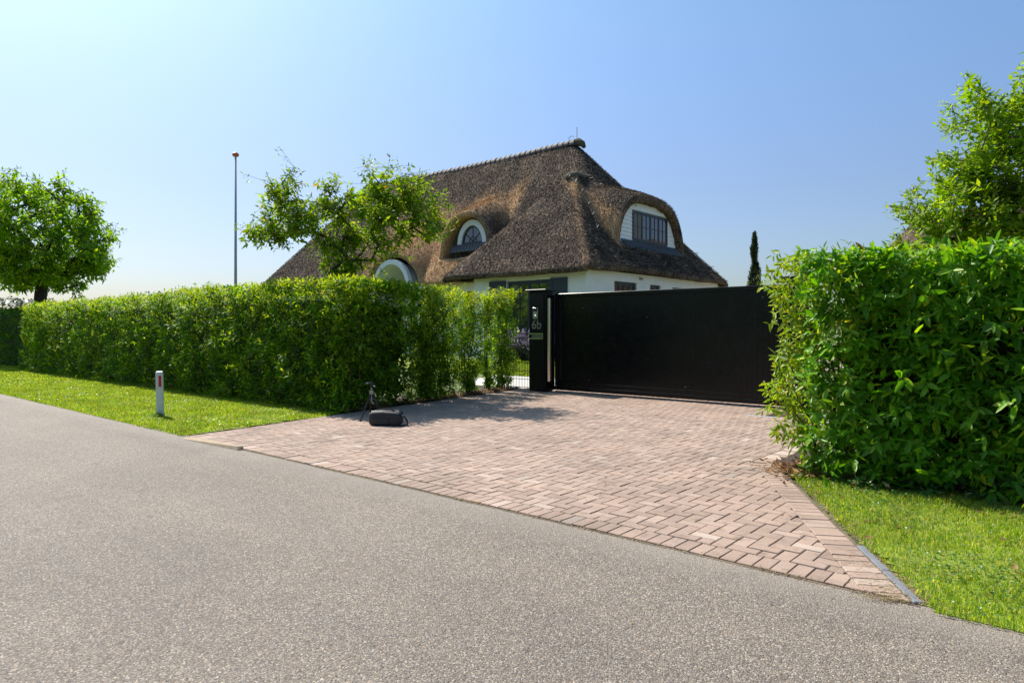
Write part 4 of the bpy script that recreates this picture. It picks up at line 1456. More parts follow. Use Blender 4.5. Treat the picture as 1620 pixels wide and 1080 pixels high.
# ridge tiles
def ridge_run(a, b_, r, pitch, parent, name='ridge_tile', lift=0.0, mat=None):
    a, b_ = Vector(a), Vector(b_)
    d = (b_ - a); n = int(d.length / pitch); d.normalize()
    side = Vector((0, 0, 1)).cross(d).normalized(); upv = d.cross(side)
    if upv.z < 0: upv = -upv
    seg = 9
    g = G()
    L = pitch * 1.14
    vs = []
    for (s, rr) in ((0, r), (L * .82, r), (L * .83, r + .025), (L, r + .025)):
        for k in range(seg + 1):
            t_ = math.pi * (-.08 + 1.16 * k / seg)
            vs.append(d * s + side * math.cos(t_) * rr + upv * math.sin(t_) * rr)
    fs = []
    for q in range(3):
        for k in range(seg): fs.append((q * (seg + 1) + k, q * (seg + 1) + k + 1, (q + 1) * (seg + 1) + k + 1, (q + 1) * (seg + 1) + k))
    g.add(vs, fs)
    fs_end = [tuple(range(3 * (seg + 1), 4 * (seg + 1)))]
    g.f += fs_end
    o0 = None
    for i in range(n):
        f = i / n
        pz = a + d * (i * pitch) + Vector((0, 0, -.10 * math.sin(f * math.pi) * lift + random.gauss(0, .006)))
        if o0 is None:
            o0 = g.build(name, mat or M['ridge'], parent, world=False, smooth=False); o = o0
        else:
            o = bpy.data.objects.new(name, o0.data); put(o, parent, False)
        o.location = pz - wloc(parent)
        o.rotation_euler = (random.gauss(0, .01), random.gauss(0, .01), random.gauss(0, .012))
ZR = float(roof_z(-22, 22.83))
ridge_run((-30.2, 22.83, ZR - .04), (-16.2, 22.83, ZR - .04), .19, .29, roof, lift=1)
wr = [(-14.85, 20.35, 7.10), (-14.85, 20.65, 7.18), (-14.9, 21.0, 7.2), (-15.0, 21.6, 7.2)]
g = G()
g.tube([(-14.82, 20.2, 6.98), (-14.84, 20.4, 7.12), (-14.85, 20.8, 7.22), (-14.9, 21.3, 7.24), (-14.95, 21.9, 7.3)], [.06, .12, .14, .14, .12], 12)
g.build('ridge_cap', M['moss'], roof, smooth=True)
g = G(); g.tube([(-16.35, 22.83, ZR - .02), (-16.12, 22.83, ZR - .0), (-15.95, 22.83, ZR - .10), (-15.85, 22.83, ZR - .26)], [.165, .165, .13, .07], 12); g.build('mossy_ridge_end', M['moss'], roof, smooth=True)

# lightning conductor
lc = G()
lc.tube([(-16.2, 22.8, ZR + .1), (-16.2, 22.8, ZR + .62)], .012, 5)
lc.tube([(-16.65, 22.8, ZR + .22), (-16.4, 22.7, ZR + .28), (-16.2, 22.6, ZR + .16)], .012, 5)
def on_roof(x, y, dz): return (x, y, float(roof_z(x, y)) + dz)
path = []
for f in np.linspace(0, 1, 22):
    path.append(on_roof(-16.35 + 1.2 * f, 22.55 - 1.2 * f, .07 + .03 * math.sin(f * 12)))
lc.tube(path, .007, 4)
path2 = [on_roof(-14.75 + 2.0 * f, 20.3 - 1.15 * f + .25 * math.sin(f * 3), .08) for f in np.linspace(0, 1, 24)]
lc.tube(path2, .009, 4)
path3 = [on_roof(-14.3 + 2.4 * f, 25.0 + 1.95 * f, .10) for f in np.linspace(0, .98, 20)]
lc.tube(path3, .009, 4)
lco = lc.build('lightning_conductor', M['cable'], roof)
for i in (0, 4, 8, 13, 17, 22):
    q = Vector(path2[min(i, 23)])
    g = G(); g.box(-.10, .13, -.008, .008, -.006, .010, Matrix.Translation(q + Vector((0.02, -.05, .03))) @ Matrix.Rotation(R(-35), 4, 'Z') @ Matrix.Rotation(R(-18), 4, 'Y')); g.build('cable_clip', M['white_wood'], roof)
for i in (2, 8, 13, 17):
    q = Vector(path3[i])
    g = G(); g.box(-.1, .1, -.012, .012, -.01, .02, Matrix.Translation(q + Vector((0, 0, .03))) @ Matrix.Rotation(R(40), 4, 'Z')); g.build('cable_clip', M['white_wood'], roof)


# walls
def wall_grid(name, parent, frame, u0, u1, z0, z1, opens, th, mat):
    """frame = (origin, along, inward). openings = (ua,ub,za,zb)"""
    O, U, I = Vector(frame[0]), Vector(frame[1]), Vector(frame[2])
    us = sorted(set([u0, u1] + [v for o in opens for v in o[:2]])); zs = sorted(set([z0, z1] + [v for o in opens for v in o[2:]]))
    def hole(i, j):
        if not (0 <= i < len(us) - 1 and 0 <= j < len(zs) - 1): return True
        cu, cz = (us[i] + us[i + 1]) / 2, (zs[j] + zs[j + 1]) / 2
        return any(o[0] < cu < o[1] and o[2] < cz < o[3] for o in opens)
    g = G()
    def P(u, z, d): return O + U * u + I * d + Vector((0, 0, z))
    for i in range(len(us) - 1):
        for j in range(len(zs) - 1):
            if hole(i, j): continue
            a, b_, c, d = us[i], us[i + 1], zs[j], zs[j + 1]
            g.add([P(a, c, 0), P(b_, c, 0), P(b_, d, 0), P(a, d, 0)], [(0, 1, 2, 3)])
            g.add([P(a, c, th), P(b_, c, th), P(b_, d, th), P(a, d, th)], [(3, 2, 1, 0)])
            for (ii, jj, q) in ((i - 1, j, (a, c, a, d)), (i + 1, j, (b_, c, b_, d)), (i, j - 1, (a, c, b_, c)), (i, j + 1, (a, d, b_, d))):
                if hole(ii, jj):
                    g.add([P(q[0], q[1], 0), P(q[2], q[3], 0), P(q[2], q[3], th), P(q[0], q[1], th)], [(0, 1, 2, 3)])
    return g.build(name, mat, parent)


wF = wall_grid('wall', house, ((0, 17.4, 0), (1, 0, 0), (0, 1, 0)), -16.8, -12.004, .3, 3.36, [(-15.27, -13.42, .55, 3.10)], .3, M['white_wall'])
wR = wall_grid('wall', house, ((-12.0, 0, 0), (0, 1, 0), (-1, 0, 0)), 17.402, 26.9, .3, 3.36, [(18.98, 20.4, 1.9, 3.06), (21.3, 22.06, 2.2, 3.05), (22.95, 24.2, 2.2, 3.03)], .3, M['white_wall'])
wS = wall_grid('wall', house, ((-16.798, 0, 0), (0, 1, 0), (1, 0, 0)), 17.402, 18.85, .3, 3.36, [], .2, M['white_wall'])
wM = wall_grid('wall', house, ((0, 18.85, 0), (1, 0, 0), (0, 1, 0)), -34.1, -16.8, .3, 3.36, [(-23.75, -21.65, .4, 3.36), (-18.75, -17.3, 1.0, 2.95), (-20.9, -20.2, 1.2, 2.9), (-28, -25.5, 1.0, 2.95)], .3, M['white_wall'])
g = G(); g.box(-34.1, -33.8, 19.155, 26.9, .3, 3.36); g.build('wall', M['white_wall'], house)
# soffit boards
g = G(); g.box(-17.7, -11.98, 17.06, 17.395, 3.10, 3.135); g.box(-34.2, -23.6, 18.52, 18.845, 3.12, 3.15); g.box(-20.6, -17.72, 18.52, 18.845, 3.12, 3.15); g.box(-11.995, -11.75, 17.06, 27.0, 3.10, 3.135)
# foot of the house fills to ground
# entrance arch
cx, cz, cr = -22.7, 3.22, 1.2
def arch_ring(g, r0, r1, y0, y1, n=24, a0=0, a1=math.pi):
    vs = []
    for k in range(n + 1):
        t_ = a0 + (a1 - a0) * k / n
        for (r_, y_) in ((r0, y0), (r1, y0), (r1, y1), (r0, y1)):
            vs.append((cx + math.cos(t_) * r_, y_, cz + math.sin(t_) * r_))
    fs = []
    for k in range(n):
        for q in range(4):
            q2 = (q + 1) % 4
            fs.append((k * 4 + q, k * 4 + q2, (k + 1) * 4 + q2, (k + 1) * 4 + q))
    g.add(vs, fs)
g = G(); arch_ring(g, 1.0, 1.2, 18.42, 18.62)
g.box(cx - 1.2, cx - 1.0, 18.42, 18.62, .3, cz); g.box(cx + 1.0, cx + 1.2, 18.42, 18.62, .3, cz)
g.box(cx + 1.5, cx + 1.85, 18.5, 18.8, .3, 3.2)
g.build('entrance_arch', M['white_wood'], house)
g = G(); arch_ring(g, 1.0, 1.04, 18.62, 20.3); g.box(cx - 1.04, cx - 1.0, 18.62, 20.3, .3, cz); g.box(cx + 1.0, cx + 1.04, 18.62, 20.3, .3, cz)
g.box(cx - 1.05, cx + 1.05, 20.3, 20.4, .3, 4.3)
g.build('porch_vault', M['white_wall'], house)
# arched door set in the porch
g = G()
vs = [(cx + .28, 19.2, .45), (cx + .97, 19.2, .45), (cx + .97, 19.2, cz + .1)] + [(cx + .96 * math.cos(t_), 19.2, cz + .96 * math.sin(t_)) for t_ in np.linspace(.15, .8, 6)] + [(cx + .28 + .38 * (1 - math.cos(t_)), 19.2, 3.0 + .85 * math.sin(t_)) for t_ in np.linspace(1.45, 0, 7)]
vb = [(v[0], 19.27, v[2]) for v in vs]
nn = len(vs)
g.add(vs + vb, [tuple(range(nn))] + [(i, (i + 1) % nn, nn + (i + 1) % nn, nn + i) for i in range(nn)])
dr = g.build('door', M['navy'], house)
g = G(); g.box(cx + .42, cx + .85, 19.185, 19.197, 1.4, 3.35); g.build('door_glass', M['glass'], dr)


def win(parent, O, U, N, w, h, leaves_, frame=.06, mcols=1, mrows=2, mat='navy', glass='glass', dep=.06, name='window', open_leaf=None):
    """window in the plane at O: U along, N outward"""
    O, U, N = Vector(O), Vector(U), Vector(N)
    Mx = Matrix((U, N, Vector((0, 0, 1)))).transposed().to_4x4(); Mx.translation = O
    g = G()
    g.box(0, w, -dep, 0, 0, frame, Mx); g.box(0, w, -dep, 0, h - frame, h, Mx)
    g.box(0, frame, -dep + .001, -.001, frame, h - frame, Mx); g.box(w - frame, w, -dep + .001, -.001, frame, h - frame, Mx)
    f = g.build(name, M[mat], parent)
    iw = (w - 2 * frame) / leaves_
    for i in range(leaves_):
        a = frame + i * iw
        g = G(); s_ = .045
        g.box(a + .002, a + s_, -dep + .012, -.012, frame + .002, h - frame - .002, Mx); g.box(a + iw - s_, a + iw - .002, -dep + .012, -.012, frame + .002, h - frame - .002, Mx)
        g.box(a + s_, a + iw - s_, -dep + .013, -.013, frame + .002, frame + s_, Mx); g.box(a + s_, a + iw - s_, -dep + .013, -.013, h - frame - s_, h - frame - .002, Mx)
        g.build('sash', M[mat], f)
        g = G(); g.box(a + s_, a + iw - s_, -dep * .6, -dep * .6 + .006, frame + s_, h - frame - s_, Mx)
        gm = glass if not isinstance(glass, (list, tuple)) else glass[i]
        g.build('pane', M[gm], f)
        if mcols + mrows:
            for c_ in range(1, mcols + 1):
                xx = a + s_ + (iw - 2 * s_) * c_ / (mcols + 1)
                g = G(); g.box(xx - .011, xx + .011, -dep * .6 + .007, -.014, frame + s_, h - frame - s_, Mx); g.build('muntin', M[mat], f)
            for r_ in range(1, mrows + 1):
                zz = frame + s_ + (h - 2 * frame - 2 * s_) * r_ / (mrows + 1)
                g = G(); g.box(a + s_, a + iw - s_, -dep * .6 + .007, -.015, zz - .011, zz + .011, Mx); g.build('muntin', M[mat], f)
    return f


win(house, (-15.25, 17.46, .56), (1, 0, 0), (0, -1, 0), 1.81, 2.53, 2, .07, 1, 3)
win(house, (-12.06, 18.99, 1.91), (0, 1, 0), (1, 0, 0), 1.40, 1.14, 2, .06, 1, 1)
win(house, (-12.06, 21.31, 2.21), (0, 1, 0), (1, 0, 0), .74, .83, 1, .06, 1, 1)
win(house, (-12.06, 22.96, 2.21), (0, 1, 0), (1, 0, 0), 1.23, .81, 2, .06, 1, 1)
win(house, (-18.74, 18.91, 1.01), (1, 0, 0), (0, -1, 0), 1.43, 1.93, 2, .06, 1, 2)
win(house, (-20.89, 18.91, 1.21), (1, 0, 0), (0, -1, 0), .68, 1.68, 1, .06, 1, 2)
win(house, (-27.99, 18.91, 1.01), (1, 0, 0), (0, -1, 0), 2.48, 1.93, 3, .06, 1, 2)
# shutters
for (xa, xb) in ((-16.05, -15.30), (-13.39, -12.72)):
    g = G(); y0 = 17.355
    g.box(xa, xa + .08, y0, y0 + .04, .58, 3.12); g.box(xb - .08, xb, y0, y0 + .04, .58, 3.12)
    for z in (.58, 1.75, 3.04): g.box(xa + .08, xb - .08, y0 + .001, y0 + .039, z, z + .08)
    s_o = g.build('shutter', M['navy'], house)
    g = G(); g.box(xa + .08, xb - .08, y0 + .015, y0 + .035, .66, 1.749); g.box(xa + .08, xb - .08, y0 + .015, y0 + .035, 1.831, 3.039); g.build('shutter_panel', M['navy'], s_o)
g = G(); g.box(-12.0, -11.93, 20.55, 20.72, 3.18, 3.25); g.build('wall_bracket', M['sandstone'], house)

# small arched dormer in the front slope
d1 = G()
yw = 19.64
c1, zb1 = -19.0, 4.88
def ell(a_, h_, n=20, c=c1, z=zb1): return [(c + a_ * math.cos(math.pi * k / n), z + h_ * math.sin(math.pi * k / n)) for k in range(n + 1)]
outp = [(p_[0], p_[2]) for p_ in i1]
# dark back board behind the arch closing the mouth
g = G(); pts = [(p_[0], yw + .05, p_[1]) for p_ in outp]
g.add(pts, [tuple(range(len(pts)))])
me_b = g.build('dormer_back', M['thatch'], house)
A_, B_ = ell(.80, .97), ell(.58, .74)
g = G()
n = len(A_)
vs = [(a_[0], yw - .12, a_[1]) for a_ in A_] + [(b_[0], yw - .12, b_[1]) for b_ in B_] + [(b_[0], yw + .02, b_[1]) for b_ in B_] + [(a_[0], yw + .02, a_[1]) for a_ in A_]
g.add(vs, [(i, i + 1, n + i + 1, n + i) for i in range(n - 1)] + [(n + i, n + i + 1, 2 * n + i + 1, 2 * n + i) for i in range(n - 1)] + [(3 * n + i, 3 * n + i + 1, i + 1, i) for i in range(n - 1)])
aw = g.build('arched_window', M['white_wood'], house)
C_ = ell(.50, .66)
g = G(); vs = [(b_[0], yw - .05, b_[1]) for b_ in B_] + [(c_[0], yw - .05, c_[1]) for c_ in C_]
g.add(vs, [(i, i + 1, n + i + 1, n + i) for i in range(n - 1)]); g.box(c1 - .58, c1 + .58, yw - .055, yw - .02, zb1, zb1 + .09)
g.build('window_frame', M['navy'], aw)
g = G(); g.add([(c_[0], yw - .03, c_[1]) for c_ in C_], [tuple(range(n))]); g.build('pane', M['glass'], aw)
for a_ in (40, 90, 140):
    g = G(); g.tube([(c1, yw - .045, zb1 + .09), (c1 + .5 * math.cos(R(a_)), yw - .045, zb1 + .66 * math.sin(R(a_)))], .013, 4); g.build('muntin', M['navy'], aw)
g = G(); arc = [(c1 + .2 * math.cos(t_), yw - .045, zb1 + .09 + .2 * math.sin(t_)) for t_ in np.linspace(0, math.pi, 9)]; g.tube(arc, .012, 4); g.build('muntin', M['navy'], aw)


def sill_tiles(a, b_, down, n, w_drop, parent):
    a, b_ = Vector(a), Vector(b_)
    U = (b_ - a) / n; Un = U.normalized(); Dn = Vector(down); nrm = Un.cross(Dn).normalized()
    if nrm.z < 0: nrm = -nrm
    for i in range(n):
        p0 = a + U * i
        g = G(); L = U.length
        Mx = Matrix((Un, Dn.normalized(), nrm)).transposed().to_4x4(); Mx.translation = p0
        g.box(.006, L - .006, 0, Dn.length, .0, .035, Mx, .008)
        g.box(.006, .03, 0, Dn.length + .01, .036, .055, Mx)
        g.build('sill_tile', M['slate'], parent)


sill_tiles((c1 - .98, yw - .14, zb1 - .01), (c1 + .98, yw - .14, zb1 - .01), (0, -.22, -.32), 12, 0, aw)
# large dormer in the gable slope
xw = -12.72
pin = [(p_[1], p_[2]) for p_ in i2]
def half(z, side):
    pts = [q for q in pin if (q[0] - D2['c']) * side >= 0 and q[1] >= z]
    if not pts: return None
    f_ = (max if side > 0 else min)(q[0] for q in pts)
    return f_
clad = bpy.data.objects.new('dormer_cladding', None); put(clad, house); clad.location = Vector((xw, D2['c'], 4.6)) - wloc(house)
WY0, WY1, WZ0, WZ1 = 21.32, 23.88, 4.68, 5.74
g = G(); pts = [(xw - .05, q[0], q[1]) for q in pin]; g.add(pts, [tuple(range(len(pts)))]); g.build('backing_board', M['white_wood'], clad)
z = 4.52
while z < 6.1:
    zt = z + .135
    a_, b_ = half(z + .10, -1), half(z + .10, 1)
    if a_ is None or b_ is None or b_ - a_ < .1: break
    a_ += .02; b_ -= .02
    segs = [(a_, b_)]
    if zt > WZ0 + .02 and z < WZ1 - .02: segs = [(a_, WY0 - .004), (WY1 + .004, b_)]
    for (s0, s1) in segs:
        if s1 - s0 < .05: continue
        g = G()
        g.add([(xw - .045, s0, z), (xw - .045, s1, z), (xw + .004, s1, z), (xw + .004, s0, z), (xw - .045, s0, zt), (xw - .045, s1, zt), (xw - .018, s1, zt), (xw - .018, s0, zt)],
              [(0, 3, 2, 1), (4, 5, 6, 7), (2, 3, 7, 6), (0, 1, 5, 4), (1, 2, 6, 5), (0, 4, 7, 3)])
        g.build('cladding_board', M['white_wood'], clad)
    z += .14
win(house, (xw + .03, WY0, WZ0), (0, 1, 0), (1, 0, 0), WY1 - WY0, WZ1 - WZ0, 4, .05, 1, 1, glass=['screen', 'glass', 'glass', 'glass'], name='dormer_window')
sill_tiles((xw + .05, 20.45, 4.62), (xw + .05, 24.5, 4.62), (.28, 0, -.34), 20, 0, clad)

# inside: dark floor and plain back so that the roof is not hollow from the side
g = G(); g.box(-33.7, -12.4, 19.2, 26.8, .3, .4); g.build('floor_slab', M['concrete'], house)
g = G(); g.box(-34.1, -12.0, 26.9, 27.0, .3, 3.3); g.build('wall', M['white_wall'], house)

# ------------------------------------------------------------------ neighbouring thatched roof
nh = thing('thatched_house', 'neighbouring thatched house, its roof slope showing behind the tree over the laurel hedge', 'house', (2, 38, .4))
def nroof(x, y): return 3.2 + smin(3.5 + 0 * x, smin(smin((y - 32.0) * 1.2, (44.0 - y) * 1.2, .4), smin((x + 8.6) * 1.38, (12 - x) * 1.15, .4), .4), .5)
ax = np.linspace(-8.6, 12, 50); ay = np.linspace(32, 44, 36)
XX, YY = np.meshgrid(ax, ay); ZZ = nroof(XX, YY) + np.array([noise.noise(Vector((a * 1.2, b_ * 1.2, 9))) * .08 for a, b_ in zip(XX.ravel(), YY.ravel())]).reshape(XX.shape)
V = np.stack([XX, YY, ZZ], -1).reshape(-1, 3); nx_ = len(ax)
F = np.array([[j * nx_ + i, j * nx_ + i + 1, (j + 1) * nx_ + i + 1, (j + 1) * nx_ + i] for j in range(len(ay) - 1) for i in range(nx_ - 1)])
fast('thatched_roof', V, F, M['thatch'], nh, smooth=True)
g = G(); g.box(-8.1, 11.5, 32.5, 43.5, .3, 3.3); g.build('wall', M['white_wall'], nh)

# ------------------------------------------------------------------ trees
RV, FV = Vector((.7566, .6538, 0)), Vector((-.6538, .7566, 0))
def frame_pts(base, lobes, n_per, rg, depth=1.0):
    """lobes: (right, up, radius) in the tree's own frame -> target points"""
    out = []
    for (r_, u_, q) in lobes:
        k = max(1, int(n_per * (q / .4) ** 2))
        for _ in range(k):
            d = rg.normal(size=3); d /= np.linalg.norm(d); d *= q * rg.uniform(.35, 1) ** .5
            dd = rg.uniform(-1, 1) * depth
            p_ = Vector(base) + RV * (r_ + d[0]) + FV * (d[1] + dd) + Vector((0, 0, u_ + d[2]))
            out.append(tuple(p_))
    return out


# cherry like garden tree behind the hedge corner
s = .01324
c_l = [(415, 365, 26), (398, 372, 16), (440, 290, 20), (432, 285, 12), (440, 325, 26), (462, 345, 24), (512, 282, 16), (505, 310, 20), (480, 345, 28), (520, 330, 26), (575, 305, 34), (598, 275, 16),
       (640, 305, 30), (668, 315, 20), (665, 350, 26), (620, 345, 34), (570, 350, 30), (530, 382, 26), (600, 380, 22), (682, 362, 12), (495, 395, 18), (555, 415, 24), (520, 415, 18), (655, 330, 18), (580, 275, 12), (645, 285, 14), (455, 270, 10), (425, 345, 16)]
lob = [((u - 545) * s, 1.5 + (520 - v) * s, q * s) for u, v, q in c_l]
base = Vector((-12.1, 8.75, 0))
t = thing('garden_tree', 'loose airy young tree rising over the hedge in front of the thatched roof', 'tree', base)
tg = frame_pts(base, lob, 11, rng, .45)
trk = [base, base + Vector((.05, 0, .7)), base + Vector((.0, .05, 1.3)), base + RV * -.15 + Vector((0, 0, 1.9)), base + RV * -.35 + Vector((0, 0, 2.4))]
tree(t, trk, tg, M['cherry'], M['bark_dark'], rng, .14, .40, .0055, .45, k=7, nsh=9, spread=.16, detail=1, trunk_r=.06, grav=.45, upb=.3)

# round dense tree at the far left
s = .0278
rg2 = np.random.default_rng(5)
base = Vector((-35.7, 9.25, 0))
t = thing('chestnut_tree', 'dense round broadleaf tree standing behind the far end of the long hedge', 'tree', base)
tg = []
while len(tg) < 560:
    d = rg2.normal(size=3); d /= np.linalg.norm(d)
    rr = rg2.uniform(.35, 1) ** .4
    bump_ = 1 + .34 * noise.noise(Vector(d) * 2.6) + .16 * noise.noise(Vector(d) * 6)
    wz_ = d[2]
    p_ = base + RV * (d[0] * 2.75 * rr * bump_ + .0) + FV * (d[1] * 2.9 * rr * bump_) + Vector((0, 0, 5.05 + d[2] * (3.15 if wz_ > 0 else 1.75) * rr * bump_))
    tg.append(tuple(p_))
trk = [base, base + Vector((0, 0, .9)), base + Vector((.05, 0, 1.8)), base + Vector((0, 0, 2.8)), base + Vector((0, .1, 4.0)), base + Vector((0, 0, 5.2))]
tree(t, trk, tg, M['chestnut'], M['bark_dark'], rg2, .24, .42, .012, .48, k=7, nsh=5, spread=.24, detail=1, trunk_r=.2, grav=.5, upb=.15)

# tree on the right, behind the laurel hedge
s = .0102
r_l = [(1600, 106, 15), (1597, 122, 18), (1600, 142, 22), (1618, 128, 20), (1580, 150, 14), (1570, 165, 20), (1620, 175, 30), (1500, 150, 20), (1485, 165, 14), (1520, 175, 22), (1560, 210, 38), (1610, 200, 38), (1480, 222, 14), (1475, 250, 18), (1490, 265, 22), (1525, 240, 26), (1530, 275, 38), (1585, 270, 50),
       (1450, 312, 24), (1425, 335, 16), (1455, 345, 28), (1500, 320, 44), (1560, 340, 60), (1620, 330, 60), (1660, 250, 70), (1690, 150, 60), (1440, 372, 22), (1700, 330, 70), (1500, 365, 40), (1600, 380, 50), (1545, 150, 14)]
base = Vector((-.75, 13.9, 0))
lob = [((u - 1620) * s, 1.5 + (520 - v) * s, q * s) for u, v, q in r_l]
t = thing('broadleaf_tree', 'bright green spreading tree with grey limbs behind the laurel hedge', 'tree', base)
tg = frame_pts(base, lob, 13, rng, .5)
trk = [base, base + Vector((0, 0, .8)), base + RV * .1 + Vector((0, 0, 1.6)), base + RV * .15 + Vector((0, 0, 2.4)), base + RV * .1 + Vector((0, 0, 3.0))]
tree(t, trk, tg, M['fig'], M['bark'], rng, .125, .45, .006, .46, k=8, nsh=8, spread=.14, detail=1, trunk_r=.13, grav=.15, upb=.45)

# rounded shrub above the long hedge
for (bx, by, rr, hh, n_, lab) in ((-22.3, 10.5, 1.75, 3.0, 700, 'rounded dark garden shrub humped above the long hedge near the flagpole'), (-19.6, 10.4, 1.3, 2.75, 400, 'lower garden shrub just behind the long hedge, nearer the airy tree')):
    t = thing('garden_shrub', lab, 'shrub', (bx, by, 0), 'garden shrubs behind the long hedge')
    g = G()
    for q in range(6):
        a = q * 1.05
        g.tube([(bx, by, 0), (bx + math.cos(a) * rr * .3, by + math.sin(a) * rr * .3, hh * .5), (bx + math.cos(a) * rr * .6, by + math.sin(a) * rr * .6, hh * .8)], [.04, .03, .015], 6)
    g.build('stems', M['bark_dark'], t, smooth=True)
    d = norm(rng.normal(size=(n_ * 3, 3))); d[:, 2] = np.abs(d[:, 2])
    q_ = rng.uniform(.75, 1, n_ * 3)[:, None]
    P = np.array([bx, by, hh * .35]) + d * q_ * np.array([rr, rr, hh * .65]) * (1 + .12 * nz(d, 3)[:, None])
    V, F = leaves(*shoots(P, d + np.array([0, 0, .5]), 7, .12, .38, rng, step=.02))
    fast('foliage', V, F, M['hedge'], t, kind='stuff')

# cypress
t = thing('cypress_tree', 'slim dark columnar cypress standing behind the black gate', 'tree', (-13.45, 34.6, .4))
g = G(); g.tube([(-13.45, 34.6, .3), (-13.45, 34.6, 5.9)], [.08, .02], 6); g.build('trunk', M['bark_dark'], t)
n = 1900
z = rng.uniform(.6, 6.45, n); a = rng.uniform(0, 6.28, n)
rp = np.interp(z, [.6, 2.5, 3.6, 4.4, 4.9, 5.5, 6.1, 6.5], [.40, .38, .34, .30, .17, .19, .14, .02])
r_ = rp * rng.uniform(.5, 1.05, n)
P = np.stack([-13.45 + np.cos(a) * r_, 34.6 + np.sin(a) * r_, z], 1)
P[:, :2] += (nz(P, 1.7, 2)[:, None] * .09)
V, F = leaves(*shoots(P, np.stack([np.cos(a) * .3, np.sin(a) * .3, np.ones(n)], 1), 6, .17, .22, rng, spread=(5, 35), grav=-.1, step=.04))
fast('crown', V, F, M['cypress'], t, kind='stuff')
# pale shrub top near the cypress
t = thing('garden_shrub', 'thin pale shrub top peeping over the gate right of the cypress', 'shrub', (-7.7, 21.4, .4))
g = G()
for q in range(7):
    a = q * .9
    g.tube([(-7.7, 21.4, .3), (-7.7 + math.cos(a) * .2, 21.4 + math.sin(a) * .2, 1.8), (-7.7 + math.cos(a) * .4, 21.4 + math.sin(a) * .4, 2.95 + .15 * math.sin(q))], [.02, .012, .005], 4)
g.build('stems', M['bark'], t)
n = 300
z = rng.uniform(1.0, 3.15, n)
P = np.stack([-7.7 + rng.normal(0, .28, n), 21.4 + rng.normal(0, .28, n), z], 1)
V, F = leaves(*shoots(P, rng.normal(0, .4, (n, 3)) + np.array([0, 0, 1.]), 6, .08, .4, rng, step=.02)); fast('foliage', V, F, M['laurel_warm'], t, kind='stuff')


# distant trees and the tree belt across the road (seen mirrored in the windows)
def belt(name, label, pts, size, n_, rg, mat):
    P = []; D = []
    for (x, y, r_, h_) in pts:
        d = norm(rg.normal(size=(n_, 3)))
        q = d * rg.uniform(.7, 1, n_)[:, None] * np.array([r_, r_, h_ * .5]) * (1 + .2 * nz(d, 2.2, x)[:, None])
        P.append(np.array([x, y, h_ * .5]) + q); D.append(d + np.array([0, 0, .4]))
    P = np.concatenate(P); D = np.concatenate(D)
    P[:, 2] = np.maximum(P[:, 2], .1)
    V, F = leaves(*shoots(P, D, 5, size, .6, rg, step=.05), detail=0)
    return tag(fast(name, V, F, mat), label, 'trees', kind='stuff')


pts = [(-250 + random.uniform(-12, 12), 20 + i * 7.5, random.uniform(6, 9), random.uniform(8.5, 11.5)) for i in range(18)]
belt('distant_trees', 'hazy far line of trees beyond the fields at the end of the road', pts, 1.5, 260, rng, M['far'])
pts = [(-90 + i * 6.5 + random.uniform(-1, 1), -26 + random.uniform(-2, 2), random.uniform(4, 5.5), random.uniform(6, 10)) for i in range(22)]
belt('roadside_trees', 'tree belt across the road, mirrored in the house windows', pts, .9, 260, rng, M['chestnut'])

# ------------------------------------------------------------------ flagpole, marker post, tripod, bag
t = thing('flagpole', 'tall thin white flagpole with an orange ball, no flag', 'flagpole', (-24.3, 12.45, 0))
g = G(); g.tube([(-24.3, 12.45, -.03), (-24.3, 12.45, 3.5), (-24.3, 12.45, 7.85)], [.062, .052, .036], 10); g.build('pole', M['pole'], t, smooth=True)
g = G(); g.tube([(-24.24, 12.40, 1.2), (-24.22, 12.4, 4.5), (-24.25, 12.41, 7.8)], .008, 4); g.build('halyard', M['pole'], t)
g = G(); g.lathe([(.02, 0), (.09, .02), (.125, .07), (.115, .12), (.07, .16), (.01, .175)], (-24.3, 12.45, 7.86), 14); g.build('finial', M['orange'], t, smooth=True)

t = thing('marker_post', 'white roadside marker post with a red reflector standing in the grass', 'marker post', (-12.08, 4.86, 0))
Mx = Matrix.Translation((-12.08, 4.86, 0)) @ Matrix.Rotation(R(52), 4, 'Z') @ Matrix.Rotation(R(-1.2), 4, 'Y')
g = G(); hw, hd = .058, .035
ring = [(-hw, -hd * .4), (-hw * .7, -hd), (hw * .7, -hd), (hw, -hd * .4), (hw, hd * .4), (hw * .7, hd), (-hw * .7, hd), (-hw, hd * .4)]
vs = [Mx @ Vector((a, b_, z_)) for z_ in (-.03, .75) for a, b_ in ring] + [Mx @ Vector((a * .85, b_ * .85, .765 + (.006 if b_ < 0 else .018))) for a, b_ in ring]
fs = [(r_ * 8 + i, r_ * 8 + (i + 1) % 8, (r_ + 1) * 8 + (i + 1) % 8, (r_ + 1) * 8 + i) for r_ in (0, 1) for i in range(8)] + [tuple(range(16, 24))]
g.add(vs, fs); g.build('post', M['post_white'], t)
g = G(); g.box(-.004, .038, -hd - .004, -hd - .0005, .52, .71, Mx); g.build('reflector', M['red'], t)
P = np.array([[-12.06 + random.gauss(0, .06), 4.82 + random.gauss(0, .05), .05] for _ in range(60)])
V, F = leaves(*shoots(P, np.tile([[.1, -.1, 1.]], (60, 1)), 5, .1, .12, rng, grav=.1)); tag(fast('grass_tuft', V, F, M['hedge']), 'long uncut grass round the base of the marker post', 'grass', kind='stuff')

